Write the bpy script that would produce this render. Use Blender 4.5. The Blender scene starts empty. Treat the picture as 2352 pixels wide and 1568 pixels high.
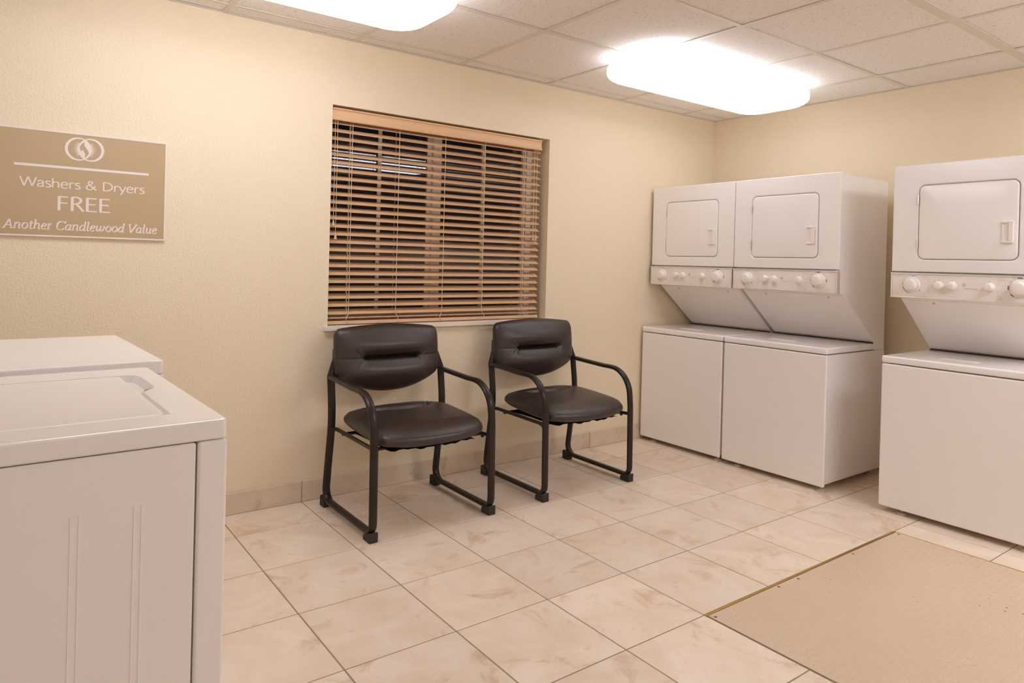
import bpy, bmesh, math, random
from mathutils import Matrix, Vector
random.seed(7)
PI = math.pi
scene = bpy.context.scene
COL = scene.collection

# ------------------------------------------------------------------ camera, world, exposure
FPX, CX, CY = 1587.85, 1158.98, 607.57
cam_data = bpy.data.cameras.new('camera')
cam_data.sensor_width = 36.0
cam_data.sensor_fit = 'HORIZONTAL'
cam_data.lens = FPX * 36.0 / 2352.0
cam_data.shift_x = (1176.0 - CX) / 2352.0
cam_data.shift_y = (CY - 784.0) / 2352.0
cam_data.clip_start = 0.05
cam = bpy.data.objects.new('camera', cam_data)
COL.objects.link(cam)
yaw, pitch, roll = 0.63258, -0.00457, 0.02603
cy_, sy_ = math.cos(yaw), math.sin(yaw)
fw = Vector((sy_ * math.cos(pitch), cy_ * math.cos(pitch), math.sin(pitch)))
rt = Vector((cy_, -sy_, 0.0))
up = rt.cross(fw)
r2 = math.cos(roll) * rt + math.sin(roll) * up
u2 = -math.sin(roll) * rt + math.cos(roll) * up
M = Matrix.Identity(4)
for i in range(3):
    M[i][0], M[i][1], M[i][2] = r2[i], u2[i], -fw[i]
M.translation = Vector((-4.4545, -3.3785, 1.2285))
cam.matrix_world = M
scene.camera = cam

world = bpy.data.worlds.new('night')
scene.world = world
world.use_nodes = True
world.node_tree.nodes['Background'].inputs[0].default_value = (0.010, 0.010, 0.016, 1)
world.node_tree.nodes['Background'].inputs[1].default_value = 0.5

vs = scene.view_settings
vs.view_transform = 'Standard'
vs.look = 'None'
vs.gamma = 1.0
vs.use_curve_mapping = False
vs.exposure = -0.045
LAMP = 6.2                       # lens radiance of the ceiling fixtures
LAMP_COLOUR = (1.0, 1.035, 1.14)
POWER = (0.47, 0.88, 2.1, 0.08, 0.30, 0.95)      # strengths fitted to the light: near right, near left, rear right, then added fill
try:
    scene.cycles.max_bounces = 14
    scene.cycles.diffuse_bounces = 10
    scene.cycles.glossy_bounces = 6
    scene.cycles.transparent_max_bounces = 12
    scene.cycles.caustics_reflective = False
    scene.cycles.caustics_refractive = False
    scene.cycles.sample_clamp_indirect = 6.0
except Exception:
    pass

# ------------------------------------------------------------------ room figures (metres)
CEIL = 2.3478
ROOM_L, ROOM_F = -4.98, -6.75          # left wall x, front wall y; back wall y=0, right wall x=0
CT, CA, CB = 0.6462, 0.3980, 0.1248    # ceiling module and edge strips
FT, FX0, FY0 = 0.39268, -3.59865, -0.27945   # floor tile module and phase
WX0, WX1, WZ0, WZ1 = -3.090, -1.648, 0.872, 2.008   # window opening

# ------------------------------------------------------------------ helpers
def tag(o, label=None, cat=None, group=None, kind=None):
    if label: o['label'] = label
    if cat: o['category'] = cat
    if group: o['group'] = group
    if kind: o['kind'] = kind
    return o

def link_mesh(name, me, mat, parent=None):
    o = bpy.data.objects.new(name, me)
    COL.objects.link(o)
    if mat is not None and len(me.materials) == 0:
        me.materials.append(mat)
    if parent is not None:
        o.parent = parent
    return o

def obj(name, bm, mat, parent=None, smooth=False, angle=35, flat=None, recalc=True):
    me = bpy.data.meshes.new(name)
    if recalc: bmesh.ops.recalc_face_normals(bm, faces=bm.faces[:])
    bm.to_mesh(me)
    bm.free()
    if smooth:
        me.shade_smooth()
        me.set_sharp_from_angle(angle=math.radians(angle))
    o = link_mesh(name, me, mat, parent)
    if smooth and (flat or (flat is None and mat in FLAT_MATS)):
        w = o.modifiers.new('weighted', 'WEIGHTED_NORMAL')      # broad faces stay flat, rolled edges stay soft
        w.mode = 'FACE_AREA'; w.weight = 60; w.keep_sharp = True
    return o

def empty(name, loc, rz=0.0):
    o = bpy.data.objects.new(name, None)
    COL.objects.link(o)
    o.location = loc
    o.rotation_euler = (0, 0, rz)
    o.empty_display_size = 0.1
    return o

def copy_tree(o, parent=None):
    c = o.copy()
    COL.objects.link(c)
    if parent is not None:
        c.parent = parent
    for ch in list(o.children):
        copy_tree(ch, c)
    return c

def bm_new():
    return bmesh.new()

def add_box(bm, x0, x1, y0, y1, z0, z1, bev=0.0, seg=2):
    res = bmesh.ops.create_cube(bm, size=1.0)
    vs_ = res['verts']
    for v in vs_:
        v.co = Vector(((x0 + x1) / 2 + v.co.x * (x1 - x0), (y0 + y1) / 2 + v.co.y * (y1 - y0), (z0 + z1) / 2 + v.co.z * (z1 - z0)))
    if bev > 0:
        es = list({e for v in vs_ for e in v.link_edges})
        bmesh.ops.bevel(bm, geom=es, offset=bev, offset_type='OFFSET', segments=seg, profile=0.5, affect='EDGES', clamp_overlap=True)

def box(x0, x1, y0, y1, z0, z1, bev=0.0, seg=2):
    bm = bm_new()
    add_box(bm, x0, x1, y0, y1, z0, z1, bev, seg)
    return bm

def add_prism(bm, pts, axis, a0, a1, bev=0.0, seg=2):
    """closed 2-D outline swept along an axis; axis 'x': pts are (y,z), 'y': (x,z), 'z': (x,y)"""
    def P(p, a):
        if axis == 'x': return Vector((a, p[0], p[1]))
        if axis == 'y': return Vector((p[0], a, p[1]))
        return Vector((p[0], p[1], a))
    A = [bm.verts.new(P(p, a0)) for p in pts]
    B = [bm.verts.new(P(p, a1)) for p in pts]
    n = len(pts)
    fs = [bm.faces.new(A), bm.faces.new(B[::-1])]
    for i in range(n):
        j = (i + 1) % n
        fs.append(bm.faces.new((A[j], A[i], B[i], B[j])))
    if bev > 0:
        es = list({e for f in fs for e in f.edges})
        es = [e for e in es if len(e.link_faces) == 2 and (e.link_faces[0].normal.length == 0 or True)]
        bm.normal_update()
        es = [e for e in es if e.calc_face_angle(0) > 0.45]
        bmesh.ops.bevel(bm, geom=es, offset=bev, offset_type='OFFSET', segments=seg, profile=0.5, affect='EDGES', clamp_overlap=True)

def add_lathe(bm, prof, seg=20, mat=None):
    """prof: (r, z) along local z; mat transforms"""
    mat = mat or Matrix.Identity(4)
    rings = []
    for r, z in prof:
        if r < 1e-6:
            rings.append([bm.verts.new(mat @ Vector((0, 0, z)))])
        else:
            rings.append([bm.verts.new(mat @ Vector((r * math.cos(2 * PI * k / seg), r * math.sin(2 * PI * k / seg), z))) for k in range(seg)])
    for a, b in zip(rings[:-1], rings[1:]):
        if len(a) == 1 and len(b) == 1: continue
        for k in range(seg):
            l = (k + 1) % seg
            if len(a) == 1: bm.faces.new((a[0], b[k], b[l]))
            elif len(b) == 1: bm.faces.new((a[k], a[l], b[0]))
            else: bm.faces.new((a[k], a[l], b[l], b[k]))
    if len(rings[0]) > 1: bm.faces.new(rings[0][::-1])
    if len(rings[-1]) > 1: bm.faces.new(rings[-1])

def add_sweep(bm, path, section, side, closed=False):
    """sweep a 2-D section (a along 'side', b along the in-plane normal) on a path lying in the plane whose normal is 'side'"""
    n = len(path)
    rings = []
    for i in range(n):
        p = path[i]
        q0 = path[(i - 1) % n] if (closed or i > 0) else path[i]
        q1 = path[(i + 1) % n] if (closed or i < n - 1) else path[i]
        t = (q1 - q0).normalized()
        nn = side.cross(t).normalized()
        rings.append([bm.verts.new(p + side * a + nn * b) for a, b in section])
    m = len(section)
    rng = range(n) if closed else range(n - 1)
    for i in rng:
        A, B = rings[i], rings[(i + 1) % n]
        for k in range(m):
            l = (k + 1) % m
            bm.faces.new((A[k], A[l], B[l], B[k]))
    if not closed:
        bm.faces.new(rings[0][::-1]); bm.faces.new(rings[-1])

def add_tube(bm, pts, r, seg=8, closed=False):
    n = len(pts)
    rings = []
    prev = None
    for i in range(n):
        q0 = pts[(i - 1) % n] if (closed or i > 0) else pts[i]
        q1 = pts[(i + 1) % n] if (closed or i < n - 1) else pts[i]
        t = (q1 - q0).normalized()
        if prev is None:
            a = Vector((0, 0, 1)) if abs(t.z) < 0.9 else Vector((1, 0, 0))
            nrm = (a - t * a.dot(t)).normalized()
        else:
            nrm = (prev - t * prev.dot(t)).normalized()
        prev = nrm
        b = t.cross(nrm)
        rings.append([bm.verts.new(pts[i] + r * (math.cos(2 * PI * k / seg) * nrm + math.sin(2 * PI * k / seg) * b)) for k in range(seg)])
    rng = range(n) if closed else range(n - 1)
    for i in rng:
        A, B = rings[i], rings[(i + 1) % n]
        for k in range(seg):
            l = (k + 1) % seg
            bm.faces.new((A[k], A[l], B[l], B[k]))
    if not closed:
        bm.faces.new(rings[0][::-1]); bm.faces.new(rings[-1])

def rrect(x0, x1, y0, y1, r, n=6):
    pts = []
    for cx, cy, a0 in ((x1 - r, y1 - r, 0), (x0 + r, y1 - r, PI / 2), (x0 + r, y0 + r, PI), (x1 - r, y0 + r, 1.5 * PI)):
        for k in range(n + 1):
            a = a0 + (PI / 2) * k / n
            pts.append((cx + r * math.cos(a), cy + r * math.sin(a)))
    return pts

def fillet(pts, radii, n=6):
    """open 2-D polyline with rounded corners"""
    out = [Vector(pts[0])]
    for i in range(1, len(pts) - 1):
        p, a, b = Vector(pts[i]), Vector(pts[i - 1]), Vector(pts[i + 1])
        d0, d1 = (a - p).normalized(), (b - p).normalized()
        ang = d0.angle(d1)
        r = radii[i]
        if r <= 0 or ang > PI - 0.01:
            out.append(p); continue
        t = min(r / math.tan(ang / 2), 0.49 * (a - p).length * 2, 0.98 * (b - p).length)
        r_ = t * math.tan(ang / 2)
        c = p + (d0 + d1).normalized() * (r_ / math.sin(ang / 2))
        s, e = p + d0 * t - c, p + d1 * t - c
        tot = s.angle(e)
        sg = 1 if s.x * e.y - s.y * e.x > 0 else -1
        for k in range(n + 1):
            aa = sg * tot * k / n
            out.append(c + Vector((s.x * math.cos(aa) - s.y * math.sin(aa), s.x * math.sin(aa) + s.y * math.cos(aa))))
    out.append(Vector(pts[-1]))
    return out

# ------------------------------------------------------------------ materials
def new_mat(name):
    m = bpy.data.materials.new(name)
    m.use_nodes = True
    return m, m.node_tree, m.node_tree.nodes['Principled BSDF']

def N(nt, kind, **kw):
    n = nt.nodes.new(kind)
    for k, v in kw.items():
        if k.startswith('i_'):
            n.inputs[k[2:].replace('_', ' ')].default_value = v
        else:
            setattr(n, k, v)
    return n

def plain(name, col, rough=0.5, metal=0.0, coat=0.0, bump=None, spec=0.5, var=0.04, vscale=9.0):
    """one colour with a faint mottling, optional grain relief"""
    m, nt, b = new_mat(name)
    L = nt.links
    b.inputs['Roughness'].default_value = rough
    b.inputs['Metallic'].default_value = metal
    b.inputs['Specular IOR Level'].default_value = spec
    if coat: 
        b.inputs['Coat Weight'].default_value = coat
        b.inputs['Coat Roughness'].default_value = 0.12
    tc = N(nt, 'ShaderNodeTexCoord')
    no = N(nt, 'ShaderNodeTexNoise', i_Scale=vscale, i_Detail=4.0)
    L.new(tc.outputs['Object'], no.inputs['Vector'])
    mix = N(nt, 'ShaderNodeMix', data_type='RGBA')
    mix.inputs[6].default_value = tuple(c * (1 - var) for c in col) + (1,)
    mix.inputs[7].default_value = tuple(min(1, c * (1 + var)) for c in col) + (1,)
    L.new(no.outputs['Fac'], mix.inputs[0])
    L.new(mix.outputs[2], b.inputs['Base Color'])
    if bump:
        sc, dist, st = bump
        n2 = N(nt, 'ShaderNodeTexNoise', i_Scale=sc, i_Detail=3.0)
        L.new(tc.outputs['Object'], n2.inputs['Vector'])
        bp = N(nt, 'ShaderNodeBump', i_Strength=st, i_Distance=dist)
        L.new(n2.outputs['Fac'], bp.inputs['Height'])
        L.new(bp.outputs['Normal'], b.inputs['Normal'])
    return m

def wall_material():
    m, nt, b = new_mat('cream_orange_peel_paint')
    L = nt.links
    b.inputs['Roughness'].default_value = 0.62
    b.inputs['Specular IOR Level'].default_value = 0.35
    g = N(nt, 'ShaderNodeNewGeometry')
    no = N(nt, 'ShaderNodeTexNoise', i_Scale=1.6, i_Detail=3.0)
    L.new(g.outputs['Position'], no.inputs['Vector'])
    mix = N(nt, 'ShaderNodeMix', data_type='RGBA')
    mix.inputs[6].default_value = (0.79, 0.675, 0.495, 1)
    mix.inputs[7].default_value = (0.82, 0.705, 0.525, 1)
    L.new(no.outputs['Fac'], mix.inputs[0])
    L.new(mix.outputs[2], b.inputs['Base Color'])
    n1 = N(nt, 'ShaderNodeTexNoise', i_Scale=105.0, i_Detail=3.0, i_Roughness=0.55)
    n2 = N(nt, 'ShaderNodeTexNoise', i_Scale=210.0, i_Detail=2.0)
    for n_ in (n1, n2): L.new(g.outputs['Position'], n_.inputs['Vector'])
    ad = N(nt, 'ShaderNodeMath', operation='MULTIPLY_ADD')
    ad.inputs[1].default_value = 0.35
    L.new(n2.outputs['Fac'], ad.inputs[0]); L.new(n1.outputs['Fac'], ad.inputs[2])
    bp = N(nt, 'ShaderNodeBump', i_Strength=0.6, i_Distance=0.0045)
    L.new(ad.outputs[0], bp.inputs['Height'])
    L.new(bp.outputs['Normal'], b.inputs['Normal'])
    return m

def tile_material(name, base, light, vein, rough):
    m, nt, b = new_mat(name)
    L = nt.links
    b.inputs['Roughness'].default_value = rough
    b.inputs['Specular IOR Level'].default_value = 0.4
    g = N(nt, 'ShaderNodeNewGeometry')
    oi = N(nt, 'ShaderNodeObjectInfo')
    sc = N(nt, 'ShaderNodeVectorMath', operation='SCALE'); sc.inputs['Scale'].default_value = 37.0
    cmb = N(nt, 'ShaderNodeCombineXYZ')
    L.new(oi.outputs['Random'], cmb.inputs[0]); L.new(oi.outputs['Random'], cmb.inputs[2])
    L.new(cmb.outputs[0], sc.inputs[0])
    add = N(nt, 'ShaderNodeVectorMath', operation='ADD')
    L.new(g.outputs['Position'], add.inputs[0]); L.new(sc.outputs[0], add.inputs[1])
    # cloudy base
    n1 = N(nt, 'ShaderNodeTexNoise', i_Scale=5.0, i_Detail=6.0, i_Roughness=0.6, i_Distortion=0.6)
    L.new(add.outputs[0], n1.inputs['Vector'])
    r1 = N(nt, 'ShaderNodeMapRange'); r1.inputs[1].default_value = 0.35; r1.inputs[2].default_value = 0.65
    L.new(n1.outputs['Fac'], r1.inputs[0])
    m1 = N(nt, 'ShaderNodeMix', data_type='RGBA')
    m1.inputs[6].default_value = base + (1,); m1.inputs[7].default_value = light + (1,)
    L.new(r1.outputs[0], m1.inputs[0])
    # rusty veined stains
    n2 = N(nt, 'ShaderNodeTexNoise', i_Scale=3.2, i_Detail=9.0, i_Roughness=0.68, i_Distortion=1.6)
    L.new(add.outputs[0], n2.inputs['Vector'])
    r2_ = N(nt, 'ShaderNodeMapRange'); r2_.inputs[1].default_value = 0.55; r2_.inputs[2].default_value = 0.68; r2_.inputs[4].default_value = 0.75
    L.new(n2.outputs['Fac'], r2_.inputs[0])
    # thin dark scratches
    n3 = N(nt, 'ShaderNodeTexNoise', i_Scale=6.0, i_Detail=12.0, i_Roughness=0.78, i_Distortion=2.6)
    L.new(add.outputs[0], n3.inputs['Vector'])
    r3 = N(nt, 'ShaderNodeMapRange'); r3.inputs[1].default_value = 0.61; r3.inputs[2].default_value = 0.70; r3.inputs[4].default_value = 0.8
    L.new(n3.outputs['Fac'], r3.inputs[0])
    mx = N(nt, 'ShaderNodeMath', operation='MAXIMUM')
    L.new(r2_.outputs[0], mx.inputs[0]); L.new(r3.outputs[0], mx.inputs[1])
    m2 = N(nt, 'ShaderNodeMix', data_type='RGBA')
    m2.inputs[7].default_value = vein + (1,)
    L.new(mx.outputs[0], m2.inputs[0]); L.new(m1.outputs[2], m2.inputs[6])
    # tile to tile shade
    hs = N(nt, 'ShaderNodeHueSaturation')
    rv = N(nt, 'ShaderNodeMapRange'); rv.inputs[3].default_value = 0.95; rv.inputs[4].default_value = 1.05
    L.new(oi.outputs['Random'], rv.inputs[0]); L.new(rv.outputs[0], hs.inputs['Value'])
    L.new(m2.outputs[2], hs.inputs['Color'])
    L.new(hs.outputs[0], b.inputs['Base Color'])
    bp = N(nt, 'ShaderNodeBump', i_Strength=0.15, i_Distance=0.002)
    L.new(n1.outputs['Fac'], bp.inputs['Height']); L.new(bp.outputs['Normal'], b.inputs['Normal'])
    return m

def acoustic_material():
    m, nt, b = new_mat('fissured_acoustic_board')
    L = nt.links
    b.inputs['Roughness'].default_value = 0.9
    b.inputs['Specular IOR Level'].default_value = 0.2
    g = N(nt, 'ShaderNodeNewGeometry')
    v = N(nt, 'ShaderNodeTexVoronoi', i_Scale=115.0)
    L.new(g.outputs['Position'], v.inputs['Vector'])
    n1 = N(nt, 'ShaderNodeTexNoise', i_Scale=60.0, i_Detail=2.0)
    L.new(g.outputs['Position'], n1.inputs['Vector'])
    thr = N(nt, 'ShaderNodeMapRange'); thr.inputs[1].default_value = 0.42; thr.inputs[2].default_value = 0.7; thr.inputs[3].default_value = 0.02; thr.inputs[4].default_value = 0.42
    L.new(n1.outputs['Fac'], thr.inputs[0])
    lt = N(nt, 'ShaderNodeMath', operation='LESS_THAN')
    L.new(v.outputs['Distance'], lt.inputs[0]); L.new(thr.outputs[0], lt.inputs[1])
    mix = N(nt, 'ShaderNodeMix', data_type='RGBA')
    mix.inputs[6].default_value = (0.83, 0.80, 0.77, 1); mix.inputs[7].default_value = (0.60, 0.50, 0.40, 1)
    L.new(lt.outputs[0], mix.inputs[0]); L.new(mix.outputs[2], b.inputs['Base Color'])
    inv = N(nt, 'ShaderNodeMath', operation='SUBTRACT'); inv.inputs[0].default_value = 1.0
    L.new(lt.outputs[0], inv.inputs[1])
    bp = N(nt, 'ShaderNodeBump', i_Strength=0.35, i_Distance=0.003)
    L.new(inv.outputs[0], bp.inputs['Height']); L.new(bp.outputs['Normal'], b.inputs['Normal'])
    return m

def lens_material(power, name):
    m, nt, b = new_mat(name)
    b.inputs['Base Color'].default_value = (0.9, 0.9, 0.9, 1)
    b.inputs['Emission Color'].default_value = LAMP_COLOUR + (1,)
    b.inputs['Emission Strength'].default_value = LAMP * power
    b.inputs['Roughness'].default_value = 0.4
    return m

def glass_material():
    m = bpy.data.materials.new('window_glass')
    m.use_nodes = True
    nt = m.node_tree
    nt.nodes.clear()
    L = nt.links
    out = N(nt, 'ShaderNodeOutputMaterial')
    tr = N(nt, 'ShaderNodeBsdfTransparent'); tr.inputs[0].default_value = (0.85, 0.85, 0.85, 1)
    gl = N(nt, 'ShaderNodeBsdfGlossy'); gl.inputs['Roughness'].default_value = 0.015
    fr = N(nt, 'ShaderNodeFresnel'); fr.inputs[0].default_value = 1.5
    mx = N(nt, 'ShaderNodeMixShader')
    L.new(fr.outputs[0], mx.inputs[0]); L.new(tr.outputs[0], mx.inputs[1]); L.new(gl.outputs[0], mx.inputs[2])
    L.new(mx.outputs[0], out.inputs[0])
    return m

def leather_material():
    m, nt, b = new_mat('dark_brown_leather')
    L = nt.links
    b.inputs['Roughness'].default_value = 0.38
    b.inputs['Specular IOR Level'].default_value = 0.6
    tc = N(nt, 'ShaderNodeTexCoord')
    n1 = N(nt, 'ShaderNodeTexNoise', i_Scale=14.0, i_Detail=5.0)
    L.new(tc.outputs['Object'], n1.inputs['Vector'])
    mix = N(nt, 'ShaderNodeMix', data_type='RGBA')
    mix.inputs[6].default_value = (0.028, 0.017, 0.013, 1); mix.inputs[7].default_value = (0.040, 0.0245, 0.019, 1)
    L.new(n1.outputs['Fac'], mix.inputs[0]); L.new(mix.outputs[2], b.inputs['Base Color'])
    v = N(nt, 'ShaderNodeTexVoronoi', i_Scale=420.0)
    L.new(tc.outputs['Object'], v.inputs['Vector'])
    n2 = N(nt, 'ShaderNodeTexNoise', i_Scale=22.0, i_Detail=3.0, i_Distortion=1.2)
    L.new(tc.outputs['Object'], n2.inputs['Vector'])
    ma = N(nt, 'ShaderNodeMath', operation='MULTIPLY_ADD'); ma.inputs[1].default_value = 0.12
    L.new(v.outputs['Distance'], ma.inputs[0]); L.new(n2.outputs['Fac'], ma.inputs[2])
    bp = N(nt, 'ShaderNodeBump', i_Strength=0.35, i_Distance=0.004)
    L.new(ma.outputs[0], bp.inputs['Height']); L.new(bp.outputs['Normal'], b.inputs['Normal'])
    return m

def wood_blind_material():
    m, nt, b = new_mat('tan_stained_blind')
    L = nt.links
    b.inputs['Roughness'].default_value = 0.45
    g = N(nt, 'ShaderNodeNewGeometry')
    mp = N(nt, 'ShaderNodeMapping'); mp.inputs['Scale'].default_value = (2.0, 60.0, 60.0)
    L.new(g.outputs['Position'], mp.inputs['Vector'])
    n1 = N(nt, 'ShaderNodeTexNoise', i_Scale=1.5, i_Detail=4.0)
    L.new(mp.outputs[0], n1.inputs['Vector'])
    mix = N(nt, 'ShaderNodeMix', data_type='RGBA')
    mix.inputs[6].default_value = (0.66, 0.42, 0.235, 1); mix.inputs[7].default_value = (0.71, 0.46, 0.265, 1)
    L.new(n1.outputs['Fac'], mix.inputs[0]); L.new(mix.outputs[2], b.inputs['Base Color'])
    return m

def plate_material():
    m, nt, b = new_mat('beige_painted_steel')
    L = nt.links
    b.inputs['Roughness'].default_value = 0.34
    g = N(nt, 'ShaderNodeNewGeometry')
    n1 = N(nt, 'ShaderNodeTexNoise', i_Scale=3.0, i_Detail=5.0)
    L.new(g.outputs['Position'], n1.inputs['Vector'])
    mix = N(nt, 'ShaderNodeMix', data_type='RGBA')
    mix.inputs[6].default_value = (0.595, 0.45, 0.315, 1); mix.inputs[7].default_value = (0.65, 0.51, 0.37, 1)
    L.new(n1.outputs['Fac'], mix.inputs[0])
    # chipped paint: sparse dark flecks gathered in worn areas
    v = N(nt, 'ShaderNodeTexVoronoi', i_Scale=30.0)
    L.new(g.outputs['Position'], v.inputs['Vector'])
    n2 = N(nt, 'ShaderNodeTexNoise', i_Scale=2.2, i_Detail=1.0)
    L.new(g.outputs['Position'], n2.inputs['Vector'])
    sep = N(nt, 'ShaderNodeSeparateColor')
    L.new(v.outputs['Color'], sep.inputs[0])
    thr = N(nt, 'ShaderNodeMapRange'); thr.inputs[1].default_value = 0.42; thr.inputs[2].default_value = 0.68; thr.inputs[3].default_value = 0.0; thr.inputs[4].default_value = 0.17
    L.new(n2.outputs['Fac'], thr.inputs[0])
    mul = N(nt, 'ShaderNodeMath', operation='MULTIPLY')
    L.new(thr.outputs[0], mul.inputs[0]); L.new(sep.outputs[0], mul.inputs[1])
    lt = N(nt, 'ShaderNodeMath', operation='LESS_THAN')
    L.new(v.outputs['Distance'], lt.inputs[0]); L.new(mul.outputs[0], lt.inputs[1])
    m2 = N(nt, 'ShaderNodeMix', data_type='RGBA')
    m2.inputs[7].default_value = (0.20, 0.12, 0.05, 1)
    L.new(lt.outputs[0], m2.inputs[0]); L.new(mix.outputs[2], m2.inputs[6])
    L.new(m2.outputs[2], b.inputs['Base Color'])
    return m

MAT = dict(
    wall=wall_material(),
    tile=tile_material('beige_stone_tile', (0.72, 0.585, 0.455), (0.80, 0.685, 0.565), (0.55, 0.365, 0.22), 0.40),
    base=tile_material('beige_base_tile', (0.62, 0.50, 0.375), (0.70, 0.585, 0.455), (0.46, 0.32, 0.20), 0.45),
    grout=plain('grey_brown_grout', (0.30, 0.225, 0.14), 0.9, bump=(300, 0.002, 0.4)),
    acoustic=acoustic_material(),
    grid=plain('white_grid_metal', (0.70, 0.645, 0.56), 0.45),
    shell=plain('plenum_board', (0.55, 0.5, 0.45), 0.9),
    enamel=plain('white_enamel', (0.875, 0.845, 0.825), 0.24, coat=0.35, var=0.008),
    enamel_in=plain('white_enamel_inner', (0.74, 0.70, 0.67), 0.4, var=0.01),
    plastic=plain('white_plastic', (0.85, 0.80, 0.76), 0.35, var=0.01),
    chrome=plain('brushed_chrome', (0.92, 0.88, 0.84), 0.32, metal=0.75),
    steel=plain('worn_steel', (0.55, 0.50, 0.44), 0.4, metal=1.0),
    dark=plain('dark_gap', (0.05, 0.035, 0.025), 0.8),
    grey_print=plain('grey_ink', (0.33, 0.28, 0.26), 0.6),
    pale_print=plain('pale_ink', (0.60, 0.51, 0.46), 0.6),
    red_print=plain('red_ink', (0.58, 0.20, 0.12), 0.6),
    leather=leather_material(),
    frame=plain('black_brown_frame', (0.022, 0.015, 0.010), 0.30, spec=0.32, var=0.1, bump=(350, 0.0006, 0.2)),
    rubber=plain('black_rubber', (0.025, 0.02, 0.016), 0.6),
    liner=plain('black_dust_cover', (0.015, 0.012, 0.010), 0.9),
    blind=wood_blind_material(),
    cord=plain('tan_cord', (0.72, 0.55, 0.33), 0.8, bump=(900, 0.0006, 0.5)),
    vinyl=plain('white_vinyl', (0.88, 0.85, 0.80), 0.4),
    sill=plain('cream_stone_sill', (0.78, 0.70, 0.60), 0.35, var=0.03, vscale=20),
    glass=glass_material(),
    sign=plain('tan_sign_face', (0.475, 0.345, 0.195), 0.30, var=0.02, spec=0.6),
    sign_white=plain('off_white_sign_ink', (0.80, 0.70, 0.64), 0.45, var=0.01),
    brass=plain('brass_angle', (0.55, 0.36, 0.12), 0.36, metal=1.0, var=0.15, vscale=30),
    plate=plate_material(),
    label=plain('white_label_paper', (0.88, 0.85, 0.82), 0.5),
    rust=plain('rusty_screw_head', (0.16, 0.085, 0.03), 0.7, var=0.3, vscale=80),
    foot=plain('grey_beige_foot', (0.50, 0.43, 0.35), 0.5),
    white_wall=plain('off_white_paint', (0.60, 0.58, 0.56), 0.7),
    dirt=plain('dark_earth', (0.02, 0.018, 0.016), 0.95),
)

FLAT_MATS = (MAT['enamel'], MAT['sill'])

# ------------------------------------------------------------------ the room shell
T = 0.16
tag(obj('floor', box(ROOM_L - T, T, ROOM_F - T, 0.27, -0.12, -0.0014), MAT['grout']), kind='structure')
floor = bpy.data.objects['floor']
tag(obj('ceiling', box(ROOM_L - T, T, ROOM_F - T, 0.27, CEIL + 0.030, CEIL + 0.14), MAT['shell']), kind='structure')
ceiling = bpy.data.objects['ceiling']

# back wall with the window opening
bm = bm_new()
WT = 0.26
def wall_with_hole(bm):
    o = [(ROOM_L - T, -0.12), (T, -0.12), (T, CEIL + 0.14), (ROOM_L - T, CEIL + 0.14)]
    h = [(WX0, WZ0), (WX1, WZ0), (WX1, WZ1), (WX0, WZ1)]
    F = [bm.verts.new((x, 0, z)) for x, z in o]; G = [bm.verts.new((x, 0, z)) for x, z in h]
    F2 = [bm.verts.new((x, WT, z)) for x, z in o]; G2 = [bm.verts.new((x, WT, z)) for x, z in h]
    for a, b_ in ((F, G), (F2, G2)):
        for i in range(4):
            j = (i + 1) % 4
            bm.faces.new((a[i], a[j], b_[j], b_[i]))
    for i in range(4):
        j = (i + 1) % 4
        bm.faces.new((G[i], G[j], G2[j], G2[i]))
        bm.faces.new((F[j], F[i], F2[i], F2[j]))
wall_with_hole(bm)
wall_back = tag(obj('wall_back', bm, MAT['wall']), kind='structure')
wall_right = tag(obj('wall_right', box(0, T, ROOM_F - T, 0, -0.12, CEIL + 0.14), MAT['wall']), kind='structure')
wall_left = tag(obj('wall_left', box(ROOM_L - T, ROOM_L, ROOM_F - T, 0, -0.12, CEIL + 0.14), MAT['white_wall']), kind='structure')
wall_front = tag(obj('wall_front', box(ROOM_L, 0, ROOM_F - T, ROOM_F, -0.12, CEIL + 0.14), MAT['white_wall']), kind='structure')

# ------------------------------------------------------------------ floor tiles, one by one
HX0, HX1, HY1, HY0 = -2.4205, -1.012, -1.853, -3.45     # hatch opening
GAP = 0.0048
def tile_mesh(w, d, h=0.012, bev=0.0015):
    me = bpy.data.meshes.new('floor_tile')
    bm = box(-w / 2, w / 2, -d / 2, d / 2, -h, 0)
    bmesh.ops.bevel(bm, geom=[e for e in bm.edges if min(v.co.z for v in e.verts) > -1e-5], offset=bev, segments=1, affect='EDGES')
    bm.to_mesh(me); bm.free()
    me.materials.append(MAT['tile'])
    return me
meshes = {}
def put_tile(x0, x1, y0, y1):
    w, d = round(x1 - x0, 4), round(y1 - y0, 4)
    if w < 0.012 or d < 0.012: return
    if (w, d) not in meshes: meshes[(w, d)] = tile_mesh(w, d)
    o = link_mesh('floor_tile', meshes[(w, d)], MAT['tile'], floor)
    o.location = ((x0 + x1) / 2, (y0 + y1) / 2, random.uniform(-0.0002, 0.0002))
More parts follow.
